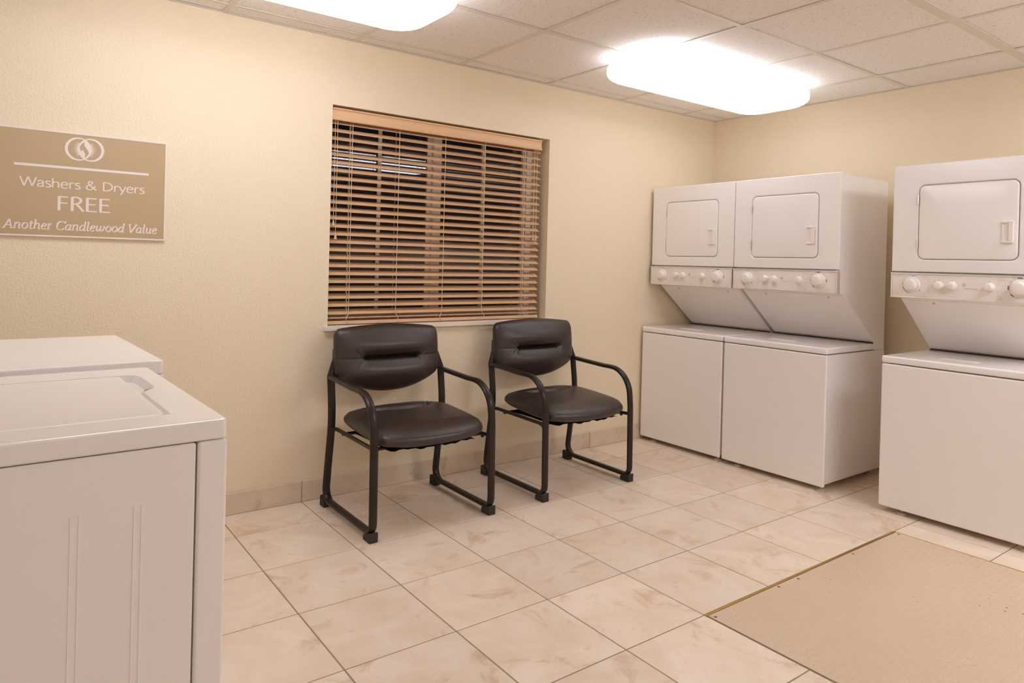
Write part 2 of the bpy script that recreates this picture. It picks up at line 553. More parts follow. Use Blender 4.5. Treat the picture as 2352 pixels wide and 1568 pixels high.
for i in range(-5, 12):
    for j in range(-2, 18):
        x0, x1 = FX0 + (i) * FT + GAP / 2, FX0 + (i + 1) * FT - GAP / 2
        y1, y0 = FY0 - j * FT - GAP / 2, FY0 - (j + 1) * FT + GAP / 2
        x0, x1 = max(x0, ROOM_L + 0.002), min(x1, -0.002)
        y0, y1 = max(y0, ROOM_F + 0.002), min(y1, -0.002)
        if x1 - x0 < 0.01 or y1 - y0 < 0.01: continue
        ox0, ox1, oy0, oy1 = max(x0, HX0), min(x1, HX1), max(y0, HY0), min(y1, HY1)
        if ox1 - ox0 > 0.004 and oy1 - oy0 > 0.004:        # cut round the hatch
            put_tile(x0, ox0 - 0.004, y0, y1)
            put_tile(ox1 + 0.004, x1, y0, y1)
            put_tile(ox0, ox1, y0, oy0 - 0.004)
            put_tile(ox0, ox1, oy1 + 0.004, y1)
        else:
            put_tile(x0, x1, y0, y1)

# base tiles along the walls
def baseboard(name, length_axis, a0, a1, step0, flip):
    top = 0.103
    if length_axis == 'x':
        body = box(a0, a1, -0.006, 0.0, 0.0, top - 0.002)
    else:
        s = -1 if flip else 1
        body = box(min(0, s * 0.006) + (0 if flip else ROOM_L), max(0, s * 0.006) + (0 if flip else ROOM_L), a0, a1, 0.0, top - 0.002)
    bb = tag(obj(name, body, MAT['grout']), kind='structure')
    k = step0
    while k < a1:
        b0, b1 = max(k, a0), min(k + FT, a1)
        if b1 - b0 > 0.02:
            if length_axis == 'x':
                t_ = box(b0 + 0.0015, b1 - 0.0015, -0.011, -0.001, 0.001, top, 0.0015, 1)
            else:
                xx = (-0.011, -0.001) if flip else (ROOM_L + 0.001, ROOM_L + 0.011)
                t_ = box(xx[0], xx[1], b0 + 0.0015, b1 - 0.0015, 0.001, top, 0.0015, 1)
            obj('base_tile', t_, MAT['base'], bb)
        k += FT
    return bb
baseboard('baseboard_back', 'x', ROOM_L + 0.012, -0.012, FX0 - 4 * FT, False)
baseboard('baseboard_right', 'y', ROOM_F, -0.0, FY0 - 17 * FT, True)
baseboard('baseboard_left', 'y', ROOM_F, -0.0, FY0 - 17 * FT, False)

# ------------------------------------------------------------------ lay-in ceiling: tiles and tee runners as parts
xs = [0.0] + [-(CA + k * CT) for k in range(0, 8) if -(CA + k * CT) > ROOM_L] + [ROOM_L]
ys = [0.0] + [-(CB + k * CT) for k in range(0, 12) if -(CB + k * CT) > ROOM_F] + [ROOM_F]
cmesh = {}
for i in range(len(xs) - 1):
    for j in range(len(ys) - 1):
        x1, x0, y1, y0 = xs[i] - 0.003, xs[i + 1] + 0.003, ys[j] - 0.003, ys[j + 1] + 0.003
        key = (round(x1 - x0, 4), round(y1 - y0, 4))
        if key not in cmesh:
            me = bpy.data.meshes.new('ceiling_tile')
            b_ = box(-key[0] / 2, key[0] / 2, -key[1] / 2, key[1] / 2, 0, 0.015, 0.002, 1)
            b_.to_mesh(me); b_.free(); me.materials.append(MAT['acoustic'])
            cmesh[key] = me
        o = link_mesh('ceiling_tile', cmesh[key], MAT['acoustic'], ceiling)
        o.location = ((x0 + x1) / 2, (y0 + y1) / 2, CEIL + 0.0026 + random.uniform(0, 0.0014))
        o.rotation_euler = (random.uniform(-.0008, .0008), random.uniform(-.0008, .0008), 0)
TW = 0.012
for j, y in enumerate(ys[1:-1]):
    w = 0.024 if j == 3 else TW
    obj('tee_runner', box(ROOM_L, 0, y - w, y + w, CEIL - 0.001, CEIL + 0.002), MAT['grid'], ceiling)
for i, x in enumerate(xs[1:-1]):
    for j in range(len(ys) - 1):
        y1 = ys[j] - (0.0 if j == 0 else (0.024 if j == 4 else TW))
        y0 = ys[j + 1] + (0.024 if j + 1 == 4 else TW)
        obj('cross_tee', box(x - TW, x + TW, y0, y1, CEIL - 0.0005, CEIL + 0.002), MAT['grid'], ceiling)
for nm, b_ in (('wall_angle', box(ROOM_L, 0, -0.018, 0, CEIL - 0.001, CEIL + 0.0015)), ('wall_angle', box(-0.018, 0, ROOM_F, 0, CEIL - 0.0012, CEIL + 0.0015)),
               ('wall_angle', box(ROOM_L, ROOM_L + 0.018, ROOM_F, 0, CEIL - 0.0012, CEIL + 0.0015)), ('wall_angle', box(ROOM_L, 0, ROOM_F, ROOM_F + 0.018, CEIL - 0.001, CEIL + 0.0015))):
    obj(nm, b_, MAT['grid'], ceiling)

# ------------------------------------------------------------------ ceiling light fixtures
LX0, LX1, LY0, LY1 = -1.83, -0.44, -1.095, -0.60
def light_fixture(cx, cy, label, which):
    root = tag(empty('ceiling_light', (cx, cy, CEIL)), label, 'light', 'acrylic wraparound fixtures on the tiled ceiling')
    hx, hy = (LX1 - LX0) / 2, (LY1 - LY0) / 2
    obj('metal_pan', box(-hx + 0.17, hx - 0.17, -hy + 0.15, hy - 0.15, -0.045, 0.0), MAT['grid'], root)
    bm = bm_new()
    rings = []
    prof = [(0.030, -0.004), (0.004, -0.010), (0.0, -0.022), (0.0, -0.045)]
    for k in range(1, 8):
        a = k / 7 * PI / 2
        prof.append((0.085 * (1 - math.cos(a)), -0.045 - 0.050 * math.sin(a)))
    prof += [(0.16, -0.0975)]
    for ins, z in prof:
        z -= 0.034
        r = max(0.14 - ins * 0.55, 0.04)
        rings.append([bm.verts.new((x, y, z)) for x, y in rrect(-hx + ins, hx - ins, -hy + ins, hy - ins, r, 10)])
    for A, B in zip(rings[:-1], rings[1:]):
        n = len(A)
        for k in range(n):
            l = (k + 1) % n
            bm.faces.new((A[k], A[l], B[l], B[k]))
    bm.faces.new(rings[-1]); bm.faces.new(rings[0][::-1])
    obj('lens', bm, lens_material(POWER[which], 'lit_acrylic_lens'), root, smooth=True, angle=60)
    return root
lcx, lcy = (LX0 + LX1) / 2, (LY0 + LY1) / 2
light_fixture(lcx, lcy, 'glowing white ceiling light with rounded corners above the stacked dryers', 0)
light_fixture(lcx - 4 * CT + 0.06, lcy + 0.02, 'glowing white ceiling light cut off by the top edge, near the sign', 1)
light_fixture(lcx, lcy - 4 * CT, 'white ceiling light behind the camera, over the right machines', 2)
light_fixture(lcx - 4 * CT, lcy - 4 * CT, 'added unseen ceiling light behind the camera, over the left machines', 3)  # unseen fixture, added to balance the light on the left
light_fixture(lcx, lcy - 8 * CT, 'added unseen fill light at the far end behind the camera, right of the two', 4)  # unseen far row, added as even fill from behind
light_fixture(lcx - 4 * CT, lcy - 8 * CT, 'added unseen fill light at the far end behind the camera, left of the two', 5)  # second added fill fixture of the unseen far row

# ------------------------------------------------------------------ window
win = tag(empty('window_1', ((WX0 + WX1) / 2, 0, WZ0)), kind='structure')
wx, wz = (WX0 + WX1) / 2, WZ0
def W(b_):
    bmesh.ops.translate(b_, verts=b_.verts[:], vec=(-wx, 0, -wz)); return b_
FR0, FR1 = 0.172, 0.225
fw_ = 0.045
S0, S1, G0, G1 = -2.395, -2.3384, -2.7331, -2.0252      # meeting stile and the two grille bars
bm = bm_new()
add_box(bm, WX0, WX0 + fw_, FR0, FR1, WZ0, WZ1, .003, 1); add_box(bm, WX1 - fw_, WX1, FR0, FR1, WZ0, WZ1, .003, 1)
add_box(bm, WX0 + fw_, WX1 - fw_, FR0, FR1, WZ0, WZ0 + fw_, .003, 1); add_box(bm, WX0 + fw_, WX1 - fw_, FR0, FR1, WZ1 - fw_, WZ1, .003, 1)
# track lips of the jamb
for xx in (WX1 - 0.075, WX1 - 0.06): add_box(bm, xx, xx + 0.004, FR0 + .004, FR1, WZ0 + fw_, WZ1 - fw_)
obj('window_frame', W(bm), MAT['vinyl'], win)
obj('meeting_stile', W(box(S0, S1, 0.166, 0.205, WZ0 + fw_, WZ1 - fw_, .003, 1)), MAT['vinyl'], win)
obj('sash_stile', W(box(S0 - 0.030, S0, 0.184, 0.214, WZ0 + fw_, WZ1 - fw_, .003, 1)), MAT['vinyl'], win)
for x in (G0, G1):
    obj('grille_bar', W(box(x - 0.0115, x + 0.0115, 0.180, 0.188, WZ0 + fw_, WZ1 - fw_, .002, 1)), MAT['vinyl'], win)
for x0, x1 in ((WX0 + fw_, S0), (S1, WX1 - fw_)):
    obj('pane', W(box(x0, x1, 0.192, 0.196, WZ0 + fw_, WZ1 - fw_)), MAT['glass'], win)
bm = bm_new()
add_box(bm, S0 - 0.003, S0 + 0.019, 0.150, 0.167, 1.39, 1.47, .004, 2)
obj('sash_latch', W(bm), MAT['vinyl'], win)
bm = box(WX0 - 0.022, WX1 + 0.085, -0.022, 0.172, WZ0 - 0.022, WZ0 + 0.002, .004, 2)
obj('window_sill', W(bm), MAT['sill'], win, smooth=True)
# the night yard outside
tag(obj('ground_outside', box(-9, 4, 0.30, 9, -0.3, -0.15), MAT['dirt']), kind='structure')

# ------------------------------------------------------------------ wooden blind
bl = tag(empty('window_blind', (wx, 0.04, WZ0)), 'tan wooden slat blind hanging in the window above the chairs', 'blind')
BX0, BX1 = WX0 + 0.006, -1.690
def Bm(b_):
    bmesh.ops.translate(b_, verts=b_.verts[:], vec=(-wx, -0.04, -WZ0)); return b_
# valance: moulded profile
vp = [(0.012, 1.934), (0.010, 1.940), (0.013, 1.948), (0.016, 1.955), (0.017, 1.972), (0.014, 1.984), (0.008, 1.990), (0.008, 1.996), (0.024, 1.996), (0.024, 1.934)]
bm = bm_new(); add_prism(bm, vp, 'x', BX0, -1.700)
obj('valance', Bm(bm), MAT['blind'], bl, smooth=True, angle=25)
obj('head_rail', Bm(box(BX0 + .01, -1.705, 0.028, 0.080, 1.945, 1.990)), MAT['blind'], bl)
SL = 25
S_TOP, S_BOT = 1.9205, 0.9335
tilt = math.radians(28.5)
me = bpy.data.meshes.new('slat')
bm = bm_new()
nseg = 6
prof = []
for k in range(nseg + 1):
    t = -0.025 + 0.05 * k / nseg
    prof.append((t, 0.0022 * (1 - (t / 0.025) ** 2)))
outl = [(t, h + 0.0013) for t, h in prof] + [(t, h - 0.0013) for t, h in prof[::-1]]
ca, sa = math.cos(tilt), math.sin(tilt)
outl = [(t * ca - h * sa, t * sa + h * ca) for t, h in outl]       # back edge up, front edge down
L_ = (BX1 - BX0)
add_prism(bm, outl, 'x', -L_ / 2, L_ / 2)
bm.to_mesh(me); bm.free(); me.materials.append(MAT['blind'])
for k in range(SL):
    z = S_TOP + (S_BOT - S_TOP) * k / (SL - 1)
    o = link_mesh('slat', me, MAT['blind'], bl)
    o.location = ((BX0 + BX1) / 2 - wx, 0.055 - 0.04, z + 0.009 - WZ0)
o = link_mesh('slat', me, MAT['blind'], bl)          # last slat lies on the rail
o.location = ((BX0 + BX1) / 2 - wx, 0.055 - 0.04, 0.9135 - WZ0); o.rotation_euler = (-tilt + 0.10, 0, 0)
obj('bottom_rail', Bm(box(BX0, BX1 + 0.004, 0.030, 0.080, 0.878, 0.896, .003, 2)), MAT['blind'], bl)
ladders = (-2.965, -2.690, -2.395, -2.118, -1.815)
for i, x in enumerate(ladders):
    bm = bm_new()
    pts = [Vector((x, 0.0305, 1.95))]
    for q in range(1, 12): pts.append(Vector((x + random.uniform(-.0006, .0006), 0.0305, 1.95 - q * (1.95 - 0.93) / 11)))
    s = (-1, 1, -1, 1, 1)[i]
    pts += [Vector((x + s * 0.012, 0.026, 0.910)), Vector((x + s * 0.016, 0.024, 0.900)), Vector((x + s * 0.004, 0.026, 0.888)), Vector((x - s * 0.006, 0.028, 0.878))]
    add_tube(bm, pts, 0.0017, 5)
    obj('ladder_cord', Bm(bm), MAT['cord'], bl)
    bm = bm_new()
    add_tube(bm, [Vector((x + 0.004, 0.0795, 1.95)), Vector((x + 0.004, 0.0795, 0.885))], 0.0015, 5)
    if i in (0, 4): add_tube(bm, [Vector((x - 0.010, 0.034, 1.95)), Vector((x - 0.010, 0.034, 0.90))], 0.0011, 5)
    obj('ladder_cord', Bm(bm), MAT['cord'], bl)
tz = 0.0
for x, zb in ((-3.064, 1.392), (-3.051, 1.322), (-1.748, 1.366), (-1.727, 1.366)):
    bm = bm_new()
    add_tube(bm, [Vector((x, 0.024, 1.94)), Vector((x + 0.001, 0.023, 1.7)), Vector((x, 0.021, zb + 0.02))], 0.0013, 5)
    obj('pull_cord', Bm(bm), MAT['cord'], bl)
    bm = bm_new()
    add_lathe(bm, [(0.0025, 0.026), (0.0045, 0.020), (0.0055, 0.010), (0.0085, 0.002), (0.0080, -0.001), (0, -0.002)], 12, Matrix.Translation((x, 0.021, zb)))
    obj('cord_tassel', Bm(bm), MAT['blind'], bl, smooth=True)

# ------------------------------------------------------------------ lettering by broad-pen strokes
def arc(cx, cy, rx, ry, a0, a1, n=14):
    return [(cx + rx * math.cos(math.radians(a0 + (a1 - a0) * k / n)), cy + ry * math.sin(math.radians(a0 + (a1 - a0) * k / n))) for k in range(n + 1)]
def ln(*p):
    return [(p[i], p[i + 1]) for i in range(0, len(p), 2)]
def bz(p0, p1, p2, p3, n=12):
    out = []
    for k in range(n + 1):
        t = k / n; s = 1 - t
        out.append(tuple(s**3 * p0[i] + 3 * s * s * t * p1[i] + 3 * s * t * t * p2[i] + t**3 * p3[i] for i in (0, 1)))
    return out
# glyph: advance, strokes; x-height 0.47, capitals 0.70, ascenders 0.74
SANS = {
    'W': (0.98, [ln(.02, .70, .26, 0), ln(.26, 0, .485, .70), ln(.485, .70, .73, 0), ln(.73, 0, .955, .70)]),
    'a': (0.47, [bz((.07, .40), (.13, .49), (.37, .52), (.37, .33)) + ln(.37, .33, .37, .06, .41, 0), bz((.37, .27), (.20, .27), (.05, .22), (.06, .11)), bz((.06, .11), (.08, -.02), (.27, -.02), (.37, .10))]),
    's': (0.38, [bz((.32, .43), (.22, .50), (.04, .47), (.07, .35)) , bz((.07, .35), (.10, .25), (.33, .25), (.33, .12)), bz((.33, .12), (.33, -.03), (.12, -.02), (.05, .04))]),
    'h': (0.53, [ln(.08, .74, .08, 0), bz((.08, .34), (.15, .47), (.43, .54), (.43, .28)) + ln(.43, .28, .43, 0)]),
    'e': (0.50, [ln(.08, .27, .43, .27), bz((.43, .27), (.43, .56), (.05, .54), (.06, .22)), bz((.06, .22), (.07, -.05), (.32, -.04), (.43, .05))]),
    'r': (0.35, [ln(.08, .47, .08, 0), bz((.08, .32), (.12, .45), (.22, .49), (.32, .45))]),
    'D': (0.72, [ln(.09, .70, .09, 0), bz((.09, .685), (.82, .76), (.82, -.06), (.09, .015))]),
    'y': (0.47, [ln(.02, .47, .23, .02), ln(.44, .47, .18, -.12, .10, -.21)]),
    '&': (0.74, [bz((.66, 0), (.50, .15), (.14, .45), (.17, .57)), bz((.17, .57), (.19, .72), (.42, .74), (.42, .57)), bz((.42, .57), (.40, .42), (.06, .38), (.06, .18)), bz((.06, .18), (.06, -.05), (.46, -.08), (.58, .34))]),
    'F': (0.53, [ln(.09, .70, .09, 0), ln(.09, .675, .46, .675), ln(.09, .37, .42, .37)]),
    'R': (0.62, [ln(.09, .70, .09, 0), bz((.09, .685), (.56, .76), (.56, .33), (.09, .35)), ln(.27, .35, .56, 0)]),
    'E': (0.56, [ln(.09, .70, .09, 0), ln(.09, .675, .48, .675), ln(.09, .37, .44, .37), ln(.09, .025, .50, .025)]),
    ' ': (0.30, []),
}
def serif(x, y, w=.15): return ln(x - w / 2, y, x + w / 2, y)
ITAL = {
    'A': (0.70, [ln(.06, 0.02, .36, .70), ln(.36, .70, .60, .02), ln(.16, .24, .52, .24), serif(.07, .015, .20), serif(.60, .015, .22)]),
    'n': (0.54, [ln(.02, .43, .10, .46, .10, 0.01), bz((.10, .32), (.22, .50), (.42, .54), (.40, .30)) + ln(.40, .30, .39, .06) + bz((.39, .06), (.39, -.01), (.45, .0), (.50, .06)), serif(.10, .012, .14)]),
    'o': (0.50, [arc(.25, .235, .19, .225, 90, 270), arc(.25, .235, .19, .225, 90, -90)]),
    't': (0.34, [ln(.15, .62, .14, .12) + bz((.14, .12), (.14, -.03), (.24, -.02), (.31, .06)), ln(.02, .455, .31, .455)]),
    'h': (0.54, [ln(.02, .71, .10, .74, .10, 0.01), bz((.10, .32), (.22, .50), (.42, .54), (.40, .30)) + ln(.40, .30, .39, .06) + bz((.39, .06), (.39, -.01), (.45, .0), (.50, .06))]),
    'e': (0.44, [bz((.08, .23), (.24, .23), (.40, .30), (.36, .40)), bz((.36, .40), (.30, .53), (.06, .46), (.06, .20)), bz((.06, .20), (.07, -.05), (.28, -.03), (.38, .09))]),
    'r': (0.38, [ln(.02, .43, .10, .46, .10, 0.01), bz((.10, .30), (.18, .44), (.26, .50), (.35, .44)), serif(.11, .012, .16)]),
    'C': (0.66, [bz((.62, .56), (.50, .76), (.06, .74), (.06, .34)), bz((.06, .34), (.07, -.06), (.46, -.06), (.61, .13)), ln(.625, .70, .615, .53)]),
    'a': (0.52, [bz((.39, .40), (.30, .52), (.06, .42), (.06, .17)), bz((.06, .17), (.07, -.06), (.28, -.02), (.39, .20)), ln(.40, .46, .38, .08) + bz((.38, .08), (.38, -.01), (.44, .0), (.49, .06))]),
    'd': (0.53, [bz((.39, .40), (.30, .52), (.06, .42), (.06, .17)), bz((.06, .17), (.07, -.06), (.28, -.02), (.39, .20)), ln(.34, .72, .41, .74, .38, .08) + bz((.38, .08), (.38, -.01), (.44, .0), (.49, .06))]),
    'l': (0.27, [ln(.03, .71, .11, .74, .10, .08) + bz((.10, .08), (.10, -.01), (.17, .0), (.23, .06))]),
    'w': (0.76, [ln(.02, .43, .10, .46, .10, .12) + bz((.10, .12), (.11, -.04), (.26, .0), (.37, .24)), ln(.385, .46, .375, .12) + bz((.375, .12), (.39, -.05), (.62, .02), (.66, .34)), bz((.66, .34), (.67, .44), (.60, .48), (.57, .42))]),
    'V': (0.66, [ln(.08, .68, .27, .0), ln(.27, .0, .62, .68), serif(.08, .685, .20), serif(.62, .685, .18)]),
    'u': (0.54, [ln(.02, .43, .10, .46, .09, .14) + bz((.09, .14), (.10, -.05), (.30, -.02), (.39, .18)), ln(.40, .46, .38, .08) + bz((.38, .08), (.38, -.01), (.44, .0), (.50, .06))]),
    ' ': (0.26, []),
}
def letter_line(parent, text, font, x0, x1, z0, size, y, thick, thin, nib=0.0, slant=0.0, off=(0, 0, 0)):
    """draws text so that it fills x0..x1, one mesh per letter; glyph units * size high; lies in the plane y"""
    line = bpy.data.objects.new('text_line', None)
    COL.objects.link(line); line.parent = parent
    adv = sum(font[c][0] for c in text)
    sx = (x1 - x0) / adv
    pen = 0.0
    for c in text:
        a, strokes = font[c]
        bm = bm_new()
        layer = 0
        for st in strokes:
            pts = [(x0 + (pen + px + slant * pz) * sx, z0 + pz * size) for px, pz in st]
            cl = [pts[0]]
            for p in pts[1:]:
                if math.hypot(p[0] - cl[-1][0], p[1] - cl[-1][1]) > 1e-5: cl.append(p)
            # cut the stroke where the pen turns sharply
            runs, cur = [], [cl[0]]
            for i in range(1, len(cl)):
                cur.append(cl[i])
                if i < len(cl) - 1:
                    a0_ = math.atan2(cl[i][1] - cl[i - 1][1], cl[i][0] - cl[i - 1][0])
                    a1_ = math.atan2(cl[i + 1][1] - cl[i][1], cl[i + 1][0] - cl[i][0])
                    if abs((a1_ - a0_ + PI) % (2 * PI) - PI) > 0.7:
                        runs.append(cur); cur = [cl[i]]
            runs.append(cur)
            for run in runs:
                n = len(run)
                yy = y - 0.00012 * layer + off[1]
                layer += 1
                L2, R2 = [], []
                for i in range(n):
                    p0, p1 = run[max(0, i - 1)], run[min(n - 1, i + 1)]
                    dx, dz = p1[0] - p0[0], p1[1] - p0[1]
                    l_ = math.hypot(dx, dz) or 1
                    w = (thin + (thick - thin) * abs(math.sin(math.atan2(dz, dx) + nib)) ** 1.3) * size / 2
                    if 0 < i < n - 1:          # keep inside the curve's own radius
                        b0, b1 = run[i - 1], run[i + 1]
                        s0, s1 = math.hypot(run[i][0] - b0[0], run[i][1] - b0[1]), math.hypot(b1[0] - run[i][0], b1[1] - run[i][1])
                        t0 = math.atan2(run[i][1] - b0[1], run[i][0] - b0[0]); t1 = math.atan2(b1[1] - run[i][1], b1[0] - run[i][0])
                        th = abs((t1 - t0 + PI) % (2 * PI) - PI)
                        if th > 1e-3: w = min(w, 0.95 * (s0 + s1) / 2 / th)
                    nx, nz = -dz / l_ * w, dx / l_ * w
                    L2.append(bm.verts.new((run[i][0] + nx + off[0], yy, run[i][1] + nz + off[2])))
                    R2.append(bm.verts.new((run[i][0] - nx + off[0], yy, run[i][1] - nz + off[2])))
                for i in range(n - 1):
                    bm.faces.new((R2[i], R2[i + 1], L2[i + 1], L2[i]))
        pen += a
        if strokes: obj('letter', bm, MAT['sign_white'], line, recalc=False)
        else: bm.free()
    return line

# ------------------------------------------------------------------ wall sign
SX0, SX1, SZ0, SZ1 = -4.486, -3.858, 1.281, 1.714
sign = tag(empty('wall_sign', (-4.172, 0, SZ0)), 'tan rectangular sign about free washers and dryers on the cream wall', 'sign')
def Sg(b_):
    bmesh.ops.translate(b_, verts=b_.verts[:], vec=(4.172, 0, -SZ0)); return b_
obj('panel', Sg(box(SX0 + .003, SX1 - .003, -0.011, -0.001, SZ0 + .003, SZ1 - .003)), MAT['sign'], sign)
bm = bm_new()
bw = 0.0065
add_box(bm, SX0, SX1, -0.0125, -0.0005, SZ0, SZ0 + bw); add_box(bm, SX0, SX1, -0.0125, -0.0005, SZ1 - bw, SZ1)
add_box(bm, SX0, SX0 + bw, -0.0125, -0.0005, SZ0 + bw, SZ1 - bw); add_box(bm, SX1 - bw, SX1, -0.0125, -0.0005, SZ0 + bw, SZ1 - bw)
obj('border', Sg(bm), MAT['sign_white'], sign)
YP = -0.0116
SO = (4.172, 0, -SZ0)
obj('rule_line', Sg(box(-4.4095, -3.929, -0.0116, -0.0105, 1.5625, 1.5725)), MAT['sign_white'], sign)
letter_line(sign, 'Washers & Dryers', SANS, -4.391, -3.943, 1.4825, 0.0515, YP, .108, .070, off=SO)
letter_line(sign, 'FREE', SANS, -4.264, -4.068, 1.3905, 0.083, YP, .125, .062, off=SO)
letter_line(sign, 'Another Candlewood Value', ITAL, -4.442, -3.892, 1.3105, 0.0510, YP, .115, .050, nib=0.45, slant=0.16, off=SO)
# emblem: two rings, rays, lens and flame
ex, ez, er, es = -4.1705, 1.6485, 0.0478, 0.0228
def ring(cx, r, shift, ri):
    bm = bm_new(); n = 48
    A = [bm.verts.new((cx + r * math.cos(2 * PI * k / n), YP, ez + r * math.sin(2 * PI * k / n))) for k in range(n)]
    B = [bm.verts.new((cx + shift + ri * math.cos(2 * PI * k / n), YP, ez + 0.95 * (r - 0.0035) / ri * ri * math.sin(2 * PI * k / n))) for k in range(n)]
    for k in range(n):
        l = (k + 1) % n
        bm.faces.new((A[k], A[l], B[l], B[k]))
    return bm
for s in (-1, 1):
    obj('emblem_ring', Sg(ring(ex + s * es, er, -s * 0.0035, er - 0.0072)), MAT['sign_white'], sign)
bm = bm_new()
a0 = math.acos(es / er)
lens_pts = [(ex - es + er * math.cos(-a0 + 2 * a0 * k / 20), ez + er * math.sin(-a0 + 2 * a0 * k / 20)) for k in range(21)]
lens_pts += [(ex + es + er * math.cos(PI - a0 + 2 * a0 * k / 20), ez + er * math.sin(PI - a0 + 2 * a0 * k / 20)) for k in range(1, 20)]
bm.faces.new([bm.verts.new((x, YP - 0.0002, z)) for x, z in lens_pts])
for s in (-1, 1):
    for k in range(11):
        a = math.radians(-47 + 94 * k / 10)
        d = Vector((s * math.cos(a), math.sin(a)))
        q = Vector((-d.y, d.x))
        # start on the lens edge, end on a rounder outline
        r0 = -es * abs(d.x) + math.sqrt(max(er * er - (es * d.y) ** 2, 0))
        r1 = r0 + 0.019 * (1 - 0.35 * abs(math.sin(a)))
        c0 = Vector((ex, ez))
        p = [c0 + d * r0 + q * 0.0017, c0 + d * r0 - q * 0.0017, c0 + d * r1]
        bm.faces.new([bm.verts.new((v.x, YP - 0.0002, v.y)) for v in p])
obj('emblem_sunburst', Sg(bm), MAT['sign_white'], sign)
fl = [(1110, 460), (1000, 535), (940, 595), (912, 650), (903, 700), (915, 755), (940, 805), (990, 850), (996, 800), (1005, 760), (1055, 830), (1105, 905), (1132, 985), (1125, 1045), (1085, 1112), (1165, 1062), (1225, 1010), (1262, 945), (1270, 900), (1240, 835), (1185, 750), (1130, 670), (1092, 610), (1083, 550), (1092, 500)]
bm = bm_new()
fp = []
for px, pz in fl:
    dx, dz = px - 1106, pz - 775
    dz -= 0.10 * dx
    fp.append(bm.verts.new((ex + dx * 8.9e-5, YP - 0.0004, ez - dz * 1.045e-4)))
es_ = [bm.edges.new((fp[i], fp[(i + 1) % len(fp)])) for i in range(len(fp))]
bmesh.ops.triangle_fill(bm, use_beauty=True, edges=es_)
obj('emblem_flame', Sg(bm), MAT['sign'], sign)

# ------------------------------------------------------------------ floor hatch of tread plate
hatch = tag(empty('floor_hatch', ((HX0 + HX1) / 2, (HY0 + HY1) / 2, 0)), 'beige painted tread plate hatch set in the tiled floor', 'hatch')
hcx, hcy = (HX0 + HX1) / 2, (HY0 + HY1) / 2
def Hm(b_):
    bmesh.ops.translate(b_, verts=b_.verts[:], vec=(-hcx, -hcy, 0)); return b_
obj('tread_plate', Hm(box(HX0 + 0.006, HX1 - 0.004, HY0 + 0.006, HY1 - 0.010, -0.002, 0.0015, .001, 1)), MAT['plate'], hatch)
verts, faces = [], []
p = 0.0265
nx, ny = int((HX1 - HX0 - 0.03) / p), int((HY1 - HY0 - 0.04) / p)
for i in range(nx):
    for j in range(ny):
        cx, cy = HX0 + 0.022 + (i + .5) * p, HY1 - 0.026 - (j + .5) * p
        a = (0.35 if (i + j) % 2 else 0.35 + PI / 2)
        c, s = math.cos(a), math.sin(a)
        b0 = len(verts)
        for lx, ly, lz in ((-.0130, 0, .0012), (0, -.0046, .0012), (.0130, 0, .0012), (0, .0046, .0012), (-.006, 0, .0042), (.006, 0, .0042)):
            verts.append((cx + lx * c - ly * s - hcx, cy + lx * s + ly * c - hcy, lz))
        faces += [(b0, b0 + 1, b0 + 4), (b0 + 1, b0 + 5, b0 + 4), (b0 + 1, b0 + 2, b0 + 5), (b0 + 2, b0 + 3, b0 + 5), (b0 + 3, b0 + 4, b0 + 5), (b0 + 3, b0, b0 + 4)]
me = bpy.data.meshes.new('tread_lugs'); me.from_pydata(verts, [], faces); me.update()
me.shade_smooth()
tag(link_mesh('tread_lugs', me, MAT['plate'], hatch), kind='stuff')
obj('brass_edge', Hm(box(HX0, HX1, HY1 - 0.0075, HY1 + 0.004, -0.002, 0.0022, .0008, 1)), MAT['brass'], hatch)
obj('brass_edge', Hm(box(HX1 - 0.003, HX1 + 0.003, HY0, HY1, -0.002, 0.0022, .0008, 1)), MAT['brass'], hatch)
obj('sealant_joint', Hm(box(HX0 + 0.003, HX0 + 0.006, HY0, HY1 - 0.008, -0.002, 0.0006)), MAT['grout'], hatch)
for (x, y) in ((HX0 + 0.02, HY1 - 0.03), (HX0 + 0.42, HY1 - 0.022), (HX0 + 0.55, HY1 - 0.026), (HX0 + 0.98, HY1 - 0.024), (HX1 - 0.02, HY1 - 0.03), (HX1 - 0.016, HY1 - 0.33)):
    bm = bm_new()
    add_lathe(bm, [(0, 0.0024), (0.003, 0.0024), (0.0055, 0.0018), (0.0065, 0.0014)], 10, Matrix.Translation((x, y, 0)))
    obj('screw', Hm(bm), MAT['rust'], hatch)

